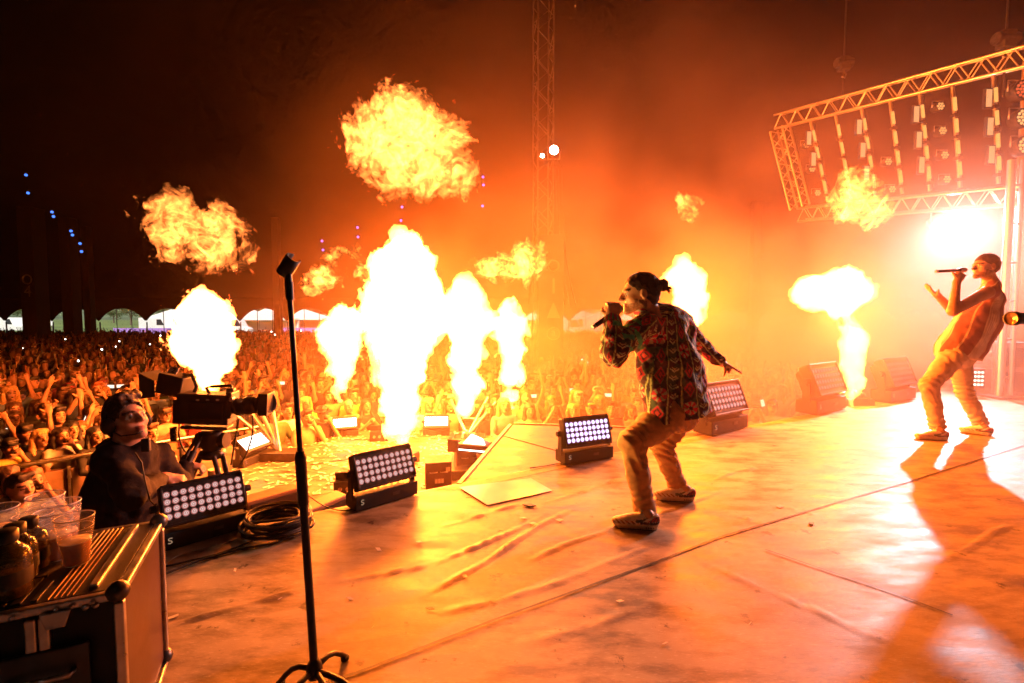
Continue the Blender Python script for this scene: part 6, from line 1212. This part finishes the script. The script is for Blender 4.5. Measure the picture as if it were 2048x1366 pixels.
ARMS = {   # elbow and wrist of the right (+x) and left (-x) arm, facing -y
 'down': (((.25, .03, 1.12), (.24, -.06, .88)), ((-.25, .03, 1.12), (-.24, -.06, .88))),
 'lean': (((.24, -.14, 1.16), (.12, -.30, 1.1)), ((-.24, -.14, 1.16), (-.1, -.32, 1.1))),
 'clap': (((.24, -.1, 1.16), (.05, -.27, 1.36)), ((-.24, -.1, 1.16), (-.05, -.27, 1.36))),
 'one_up': (((.27, -.05, 1.58), (.24, -.1, 1.86)), ((-.25, .03, 1.12), (-.2, -.16, .98))),
 'both_up': (((.28, -.04, 1.56), (.2, -.1, 1.84)), ((-.28, -.04, 1.56), (-.2, -.1, 1.84))),
 'phone': (((.2, -.2, 1.38), (.07, -.28, 1.66)), ((-.2, -.2, 1.38), (-.07, -.28, 1.66))),
 'phone_one': (((.24, -.14, 1.5), (.16, -.25, 1.78)), ((-.25, .03, 1.12), (-.2, -.16, .98))),
 'cheek': (((.22, -.16, 1.2), (.07, -.14, 1.5)), ((-.24, -.1, 1.16), (.02, -.24, 1.16))),
 'point': (((.3, -.1, 1.46), (.42, -.25, 1.66)), ((-.25, .03, 1.12), (-.2, -.16, .98))),
}
def crowd_body(pose, h=.0125, low=False, longs=False, mouth=True, seed=0):
    s = SDF((-.56, -.5, .0 if not low else .78), (.56, .34, 2.1), h); k = .02 if not low else .04
    if not low:
        s.ell((0, 0, .94), (.165, .12, .12), None, .03, 3)
        for sx in (-1, 1): s.chain([(sx * .09, 0, .9), (sx * .1, -.01, .5), (sx * .1, .02, .09)], [.088, .062, .045], .02, 3); s.cap((sx * .1, .03, .04), (sx * .11, -.14, .035), .042, .036, .015, 4)
    s.ell((0, 0, 1.12), (.165, .11, .22), None, .04, 2); s.ell((0, 0, 1.3), (.185, .118, .17), None, .04, 2); s.cap((-.14, 0, 1.40), (.14, 0, 1.40), .068, .068, .04, 2)
    s.cap((0, .015, 1.42), (0, 0, 1.54), .052, .05, .02, 1)
    c = np.array((0, -.005, 1.63)); fr = (np.array((1., 0, 0)), np.array((0, -1., 0)), np.array((0, 0, 1.)))
    if not low: head(s, c, fr, 1.0, None, 1.0, .013 if mouth else 0)
    else: s.ell((0, 0, 1.65), (.078, .1, .1), None, .02, 1); s.ell((0, -.03, 1.57), (.055, .06, .06), None, .03, 1)
    for (e, w), sx in zip(ARMS[pose], (1, -1)):
        sh = np.array((sx * .18, .0, 1.405)); e, w = npv(e, w); cut = e if longs is False else w
        s.cap(sh, sh + (e - sh) * .62, .06, .054, k, 2); s.cap(sh + (e - sh) * .6, e, .046, .04, k, 2 if longs else 1); s.cap(e, w, .042, .03, k, 2 if longs else 1)
        d = w - e; d /= np.linalg.norm(d)
        if low: s.ell(w + d * .07, (.04, .04, .05), None, .02, 1)
        else: hand(s, w, d, (-.4 * sx, -.8, .3) if w[2] > 1.2 else (-sx, -.2, 0), (.45, .5, .4) if pose not in ('both_up', 'one_up') else (.1, .15, .1), 1.05, .14, .5, 1, sx, .005)
    s.noise(.006, 9, 2, seed)
    V, F, vid = s.nets(); V = relax(V, F, 1, .3)
    fv = np.stack([vid[F[:, i]] for i in range(4)], 1); fid = np.median(fv, axis=1).astype(int); eye = (fv == 2).any(1)
    cen = V[F].mean(1); inhead = (np.linalg.norm(cen - c, axis=1) < .17) & (cen[:, 2] > 1.5)
    mi = np.select([fid == 1, fid == 2, fid == 3, fid == 4], [0, 1, 2, 3], 0); mi[inhead] = 0
    q = local(cen, c, fr)
    if not low:
        dark = inhead & (((np.abs(np.abs(q[:, 0]) - .033) < .017) & (np.abs(q[:, 2] - .007) < .009) & (q[:, 1] > .06)) | ((np.abs(np.abs(q[:, 0]) - .034) < .02) & (np.abs(q[:, 2] - .031) < .006) & (q[:, 1] > .06)) | ((np.abs(q[:, 0]) < .02) & (np.abs(q[:, 2] + .068) < (.014 if mouth else .006)) & (q[:, 1] > .07)))
        mi[dark] = 4
    return V, F, mi, inhead
def crowd_hair(style, seed=0):
    s = SDF((-.22, -.26, 1.1), (.22, .26, 1.95), .0115); c = np.array((0, -.005, 1.63))
    if style == 'cap':
        s.ell(c + (0, .015, .05), (.088, .108, .085), None, .01, 1); s.cut(c + (0, -.02, -.055), (.2, .2, .085), None, .008); s.ell(c + (0, -.12, .045), (.07, .07, .01), None, .01, 1)
    elif style == 'straw':
        s.ell(c + (0, .01, .06), (.088, .105, .085), None, .01, 1); s.cut(c + (0, -.02, -.055), (.2, .2, .09), None, .008); s.ell(c + (0, .0, .04), (.17, .185, .014), None, .012, 1)
    else:
        s.ell(c + (0, .018, .045), (.086, .106, .09), None, .02, 1); s.ell(c + (0, .06, .0), (.074, .062, .085), None, .03, 1)
        s.cut(c + (0, -.10, -.045), (.1, .1, .115), None, .01)
        if style == 'short':
            s.cut(c + (0, 0, -.1), (.1, .08, .08), None, .015)
            for sx in (-1, 1): s.cut(c + (sx * .09, 0, -.015), (.022, .032, .045), None, .008)
            s.cap(c + (-.04, -.06, .11), c + (.05, -.07, .115), .028, .026, .03, 1)
        else:
            zb = 1.28 if style == 'long' else 1.42
            for sx in (-1, 1): s.chain([c + (sx * .06, .02, .08), c + (sx * .088, .02, -.03), (sx * .1, .0, 1.47), (sx * .11, -.06, zb)], [.04, .035, .038, .026], .03, 1)
            s.chain([c + (0, .07, 0), (0, .085, 1.48), (0, .1, zb)], [.07, .075, .05], .04, 1); s.cut(c + (0, -.11, -.04), (.066, .085, .1), None, .01)
            if style == 'bun': s.ell(c + (0, .06, .15), (.045, .045, .04), None, .015, 1)
    s.noise(.006 if style not in ('cap', 'straw') else .001, 1, 2, seed, stretch=(45, 45, 14)); V, F, _ = s.nets(); return V, F
BODY = {}; HAIR = {}
for i, p in enumerate(ARMS):
    for lg in ((False,) if p not in ('down', 'lean', 'clap') else (False, True)):
        V, F, mi, _ = crowd_body(p, .0135, False, lg, i % 3 != 0, i); BODY[p, lg] = qmesh('person', V, F, CM, mi)
for i, st in enumerate(('short', 'long', 'mid', 'bun', 'cap', 'straw')): HAIR[st] = qmesh('hair', *crowd_hair(st, i), CH)
HC = {'dark': (.018, .011, .008), 'brown': (.07, .035, .018), 'blonde': (.42, .26, .11), 'red': (.22, .06, .02), 'grey': (.3, .27, .24), 'black': (.01, .009, .009)}
SC = {'black': (.015, .014, .015), 'white': (.62, .58, .54), 'grey': (.2, .19, .19), 'navy': (.02, .03, .07), 'red': (.3, .03, .03), 'yellow': (.55, .38, .08), 'green': (.06, .14, .06), 'tan': (.36, .25, .15), 'pink': (.5, .22, .24), 'denim': (.1, .14, .22)}
rr_ = random.Random(77)
def place(x, y, s, pose, hair, hcol, scol, label, group, look=None, longs=False, hatcol=None, lean=0.0, gz=None):
    me = BODY.get((pose, longs)) or BODY[pose, False]; o = link('person', me, None, (x, y, GROUND if gz is None else gz)); tag(o, label, 'person', group)
    tx, ty = look if look else (1.5, 3.0); ang = math.atan2(ty - y, tx - x); o.rotation_euler = (lean, 0, ang + math.pi / 2); o.scale = (s * rr_.uniform(.95, 1.04) , s * rr_.uniform(.95, 1.04), s); o.color = (*SC[scol], 1)
    if hair in ('cap', 'straw'):
        hh = link('hair', HAIR['short'], o); hh.color = (*HC[hcol], 1); hh.scale = (.97, .97, .985); ct = link('cap' if hair == 'cap' else 'straw_hat', HAIR[hair], o); ct.color = (*(hatcol or SC['black']), 1)
    elif hair: hh = link('hair', HAIR[hair], o); hh.color = (*HC[hcol], 1)
    return o
CG1, CG2 = 'front row fans at the barrier', 'fans in the dense crowd'
taken = []
def at_px(px, py, s, extra=0):
    y = (CAMH - (GROUND + 1.62 * s)) * FPX / (py - 630) / 1.0; r = ray(px, py); t = ((GROUND + 1.62 * s) - CAMH) / r.z; return r.x * t, r.y * t
FRONT = [  # px, py of the face, scale, pose, hair, hair colour, top colour, long sleeves, label
 (40, 978, 1.0, 'lean', 'short', 'dark', 'denim', True, 'young man in a grey hoodie leaning in at lower left'), (16, 960, .95, 'cheek', 'long', 'brown', 'black', True, 'long haired woman behind the man in the grey hoodie'), (64, 962, .93, 'cheek', 'long', 'red', 'black', True, 'woman with hand on cheek right of the man in the grey hoodie'),
 (20, 895, .9, 'cheek', 'cap', 'dark', 'yellow', False, 'boy in a cap and yellow tee at the barrier, far left'), (50, 866, .96, 'one_up', 'cap', 'dark', 'black', False, 'capped man with raised arm behind the boy in yellow'), (82, 877, .93, 'lean', 'mid', 'blonde', 'black', False, 'blonde woman in a black top leaning on the barrier'), (122, 873, .93, 'cheek', 'long', 'dark', 'white', False, 'woman in a pale top clutching her chest at the barrier'),
 (143, 861, .95, 'down', 'long', 'black', 'black', False, 'dark haired smiling woman behind the woman in the pale top'), (160, 860, .93, 'clap', 'mid', 'red', 'pink', False, 'red haired woman beside the dark haired smiling woman'), (190, 872, .93, 'lean', 'long', 'black', 'black', True, 'long haired woman in black next to the camera operator'), (206, 846, .95, 'both_up', 'long', 'brown', 'grey', False, 'laughing woman with raised arms behind the camera operator'), (184, 826, 1.0, 'phone', 'short', 'brown', 'tan', False, 'man filming with a phone left of the camera operator'), (118, 832, 1.0, 'one_up', 'short', 'dark', 'navy', False, 'man stretching one fist up left of the operator'),
 (300, 868, 1.0, 'lean', 'short', 'brown', 'white', False, 'short haired man in white between operator and video camera'), (330, 830, .97, 'clap', 'cap', 'brown', 'tan', False, 'man in a cap and tan top behind the video camera viewfinder'),
 (548, 828, 1.0, 'lean', 'cap', 'dark', 'green', False, 'man in a green tee and cap right of the video camera lens'), (575, 822, .97, 'down', 'short', 'dark', 'white', False, 'man in white just left of the mic stand'), (613, 836, .95, 'cheek', 'short', 'dark', 'tan', False, 'man in sunglasses resting his chin right of the mic stand'), (646, 828, .95, 'cheek', 'straw', 'brown', 'black', False, 'person in a straw hat right of the mic stand'), (612, 808, .97, 'clap', 'long', 'blonde', 'yellow', False, 'blonde woman in yellow behind the man in sunglasses'),
 (698, 814, .96, 'lean', None, 'grey', 'tan', False, 'bald man above the white deck light'), (707, 792, 1.04, 'down', 'short', 'brown', 'yellow', False, 'tall man in yellow behind the bald man'), (733, 812, .95, 'clap', 'mid', 'dark', 'black', False, 'woman clapping left of the tallest flame foot'), (857, 810, .97, 'clap', 'long', 'blonde', 'white', False, 'blonde woman in white above the pink deck light'), (899, 812, .95, 'both_up', 'long', 'red', 'tan', False, 'woman with both hands raised left of the ragged flame'),
 (975, 822, .95, 'lean', 'long', 'dark', 'black', False, 'dark haired woman between ragged flame and short flame'), (1008, 812, 1.0, 'lean', 'long', 'blonde', 'pink', True, 'long haired woman in a pale pink sweater under the short flame'), (1059, 822, .94, 'down', 'long', 'brown', 'tan', False, 'brown haired woman right of the short flame'), (1108, 818, .94, 'phone', 'bun', 'brown', 'black', False, 'woman filming over her head above the wing deck'), (1146, 822, .94, 'down', 'long', 'blonde', 'white', False, 'straight haired blonde woman above the violet wash light'), (1157, 798, 1.02, 'down', 'short', 'grey', 'black', False, 'tall man in a black tee behind the straight haired blonde'), (1181, 818, .96, 'clap', 'cap', 'blonde', 'tan', True, 'blonde woman in a black cap and tan jacket'), (1221, 818, .97, 'down', 'short', 'brown', 'black', False, 'shouting man in a black tee left of the singer\'s knee'), (1199, 804, .95, 'one_up', 'mid', 'blonde', 'grey', False, 'fair haired fan between capped woman and shouting man'),
 (1262, 824, .9, 'clap', 'long', 'brown', 'pink', False, 'woman in pink peeking over behind the singer\'s knee'), (1512, 826, .98, 'phone', 'short', 'dark', 'tan', False, 'man with both arms out in the orange smoke right of the singer'), (1545, 815, 1.0, 'point', 'cap', 'dark', 'grey', False, 'man pointing his phone arm through the smoke at the stage edge')]
n_people = 0
for px, py, s, pose, hr, hc_, sc_, lg, lab in FRONT:
    x, y = at_px(px, py, s); place(x, y, s, pose, hr, hc_, sc_, lab, CG1, (1.5, 3.2) if px > 100 else (.8, 3.0), lg, lean=-.0); taken.append((x, y)); n_people += 1
bar = sorted((x / y, y) for x, y in bl)
def ybar(r): return float(np.interp(r, [b[0] for b in bar], [b[1] for b in bar]))
cand = []; row = 0; y = 5.0
while y < 46:
    dx = .52 if y < 16 else .62; dy = .62 if y < 16 else .85
    x = -y * 1.12 - (row % 2) * dx / 2
    while x < y * (.62 if y < 14 else .5):
        cx_, cy_ = x + rr_.uniform(-.13, .13), y + rr_.uniform(-.16, .16)
        if cy_ > ybar(cx_ / cy_) + .42 and all((cx_ - a) ** 2 + (cy_ - b) ** 2 > .2 for a, b in taken): cand.append((math.hypot(cx_, cy_), cx_, cy_))
        x += dx
    y += dy; row += 1
cand.sort(); near = cand[:max(0, 298 - n_people)]; far = cand[max(0, 298 - n_people):]
poses = ['down', 'down', 'clap', 'one_up', 'both_up', 'phone', 'down', 'cheek', 'phone_one', 'clap', 'point', 'down']
PH = []
M['phone_lit'] = emat('phone_screen', (1, .85, .62), 1.6); M['phone_case'] = pmat('phone_case', (.03, .03, .03), .4, 0, .2, 10)
CN = {'black': 'black', 'white': 'white', 'grey': 'grey', 'navy': 'navy', 'red': 'red', 'yellow': 'yellow', 'green': 'green', 'tan': 'tan', 'pink': 'pink', 'denim': 'denim blue'}
PN = {'down': 'standing', 'clap': 'clapping', 'one_up': 'waving', 'both_up': 'cheering', 'phone': 'filming', 'cheek': 'gazing', 'phone_one': 'reaching up', 'point': 'pointing', 'lean': 'leaning'}
def where(x, y):
    px = 1024 + FPX * x / y; d = ['near', 'second', 'middle', 'deep'][min(3, int((y - ybar(x / y)) / 1.6))]
    z = 'at far left' if px < 200 else 'behind the camera operator' if px < 330 else 'behind the video camera' if px < 560 else 'beside the mic stand' if px < 640 else 'behind the slim flame' if px < 740 else 'behind the tallest flame' if px < 880 else 'behind the ragged flame' if px < 985 else 'behind the short flame' if px < 1070 else 'left of the patterned shirt' if px < 1260 else 'behind the patterned shirt' if px < 1420 else 'in the smoke on the right'
    return z, {'near': 'up front', 'second': 'few rows back', 'middle': 'mid rows', 'deep': 'far rows'}[d]
used = {}
for i, (d, x, y) in enumerate(near):
    pose = rr_.choice(poses); hr = rr_.choice(['short', 'short', 'short', 'long', 'long', 'mid', 'bun', 'cap']); hcn = rr_.choice(['dark', 'brown', 'brown', 'blonde', 'black', 'red', 'dark']); scn = rr_.choice(['black', 'black', 'black', 'black', 'white', 'grey', 'navy', 'red', 'navy', 'tan', 'black', 'denim', 'black', 'green', 'black'])
    z, dpt = where(x, y); lab = '%s %s fan in %s %s, %s %s' % (hcn, {'cap': 'capped', 'short': 'short-haired', 'long': 'long-haired', 'mid': 'bob-haired', 'bun': 'bun-haired'}[hr], CN[scn], PN[pose], dpt, z); lab = lab if used.setdefault(lab, i) == i else lab.replace('fan', 'young fan')
    place(x, y, rr_.uniform(.9, 1.06), pose, hr, hcn, scn, lab, CG2, None, rr_.random() < .4, rr_.choice([(.015, .015, .015), (.5, .47, .42), (.2, .03, .03)]))
# lit phones held up: things of their own
def phone(px, py, label, y=None, big=1.0, rot=0.0):
    yy = y; p = P(px, py, yy); t = empty('smartphone', p, rr_.uniform(-.3, .3), label, 'phone', 'phones held up in the crowd'); t.rotation_euler[1] = rot
    m_ = MB(); m_.box((0, 0, 0), (.15 * big, .009, .075 * big)); m_.build('case', M['phone_case'], t, bevel=.004); m_ = MB(); m_.box((0, -.006, 0), (.14 * big, .003, .068 * big)); m_.build('screen', M['phone_lit'], t)
for px, py, y, lab, rt in ((20, 861, 7.2, 'lit phone held level at far left above the boy in yellow', 0), (168, 835, 7.6, 'upright lit phone beside the man filming left of the operator', 1.5), (190, 774, 10.5, 'lit phone held high left of the operator', .1), (222, 773, 10.5, 'wide lit phone just above the operator', 0), (241, 772, 10.8, 'small lit phone right above the operator', 0), (72, 790, 9.5, 'lit phone in the middle of the left crowd', 0), (156, 757, 12, 'lit phone far back above the left crowd', .2), (563, 766, 10.5, 'phone held over heads left of the mic stand', 0), (1066, 792, 9.6, 'phone held up right of the short flame', 0), (1146, 780, 10, 'phone held up left of the singer', 0), (1216, 790, 9.8, 'phone by the singer\'s elbow in the crowd', 0), (1172, 724, 14, 'phone raised far back left of the singer', .5), (1525, 806, 9.5, 'bright phone in the smoke right of the singer', 1.3)): phone(px, py, lab, y, 1.0, rt)
M['far_light'] = emat('far_phone_light', (1, .95, .9), 8)
for i, (px, py) in enumerate(((46, 698), (131, 680), (204, 701), (239, 684), (321, 673), (157, 724), (232, 695), (20, 742), (88, 734), (543, 665), (550, 671), (602, 663), (1100, 724), (1093, 735), (1116, 711), (300, 690), (1164, 722), (1210, 745), (1490, 772))):
    p = P(px, py, 23 if py < 700 else 16); t = empty('phone_flashlight', p, 0, '%s' % ('bright phone torch point %s from the left in the far dark crowd' % ['one', 'two', 'three', 'four', 'five', 'six', 'seven', 'eight', 'nine', 'ten', 'eleven', 'twelve', 'thirteen', 'fourteen', 'fifteen', 'sixteen', 'seventeen', 'eighteen', 'nineteen'][sorted([46, 131, 204, 239, 321, 157, 232, 20, 88, 543, 550, 602, 1100, 1093, 1116, 300, 1164, 1210, 1490]).index(px)]), 'phone light', 'phone torches in the far crowd')
    m_ = MB(); m_.box((0, 0, 0), (.075, .01, .15)); m_.build('case', M['phone_case'], t); m_ = MB(); m_.lathe([(0, -.012), (.03, -.01), (.034, -.004)], 8, R=rot_to((0, 1, 0)), o=(0, 0, .04)); m_.build('lamp', M['far_light'], t)
# everyone further back reads as one mass
LOWV = []
for i, p in enumerate(('down', 'clap', 'one_up', 'both_up', 'phone', 'down')):
    V, F, mi, ih = crowd_body(p, .05, True, i % 2 == 0, False, i); V = V + (0, 0, 0); hairm = (V[:, 2] > 1.56) & (V[:, 1] > -.035 - .25 * (V[:, 2] - 1.66) * (V[:, 2] < 1.66)) | (V[:, 2] > 1.71); vm = np.zeros(len(V), int); vm[F.ravel()] = np.repeat(mi, 4); vm[hairm] = 5; LOWV.append((V, F, vm))
rg = np.random.default_rng(8); VV = []; FF = []; CC = []; nb = 0; sk_ = np.array(list(SC.values())); hk = np.array(list(HC.values()))
for d, x, y in far:
    V, F, vm = LOWV[rg.integers(len(LOWV))]; a = math.atan2(3 - y, 1.5 - x) + math.pi / 2 + rg.normal(0, .25); s = rg.uniform(.9, 1.06); ca, sa = math.cos(a), math.sin(a); W = V * s; W = np.stack([W[:, 0] * ca - W[:, 1] * sa + x, W[:, 0] * sa + W[:, 1] * ca + y, W[:, 2] + GROUND], 1)
    tone = np.array((.36, .19, .12)) * rg.uniform(.5, 1.0); top = sk_[rg.integers(len(sk_))] * (.35 if rg.random() < .75 else 1); hr = hk[rg.integers(len(hk) - 1)]; col = np.where((vm == 0)[:, None], tone, np.where((vm == 5)[:, None], hr, top)); VV.append(W); FF.append(F + nb); CC.append(col); nb += len(W)  # far skin and tops darkened to stand in for dimmer light back there
tag(link('far_crowd', qmesh('far_crowd', np.concatenate(VV), np.concatenate(FF), pmat('far_crowd_cloth', (0, 0, 0), .8, 0, .1, 5, vcol=True), col=np.concatenate(CC))), 'mass of fans far back under the tent', kind='stuff')
print('crowd', n_people + len(near), 'far', len(far), 'tris', sum(len(f) for f in FF) * 2)
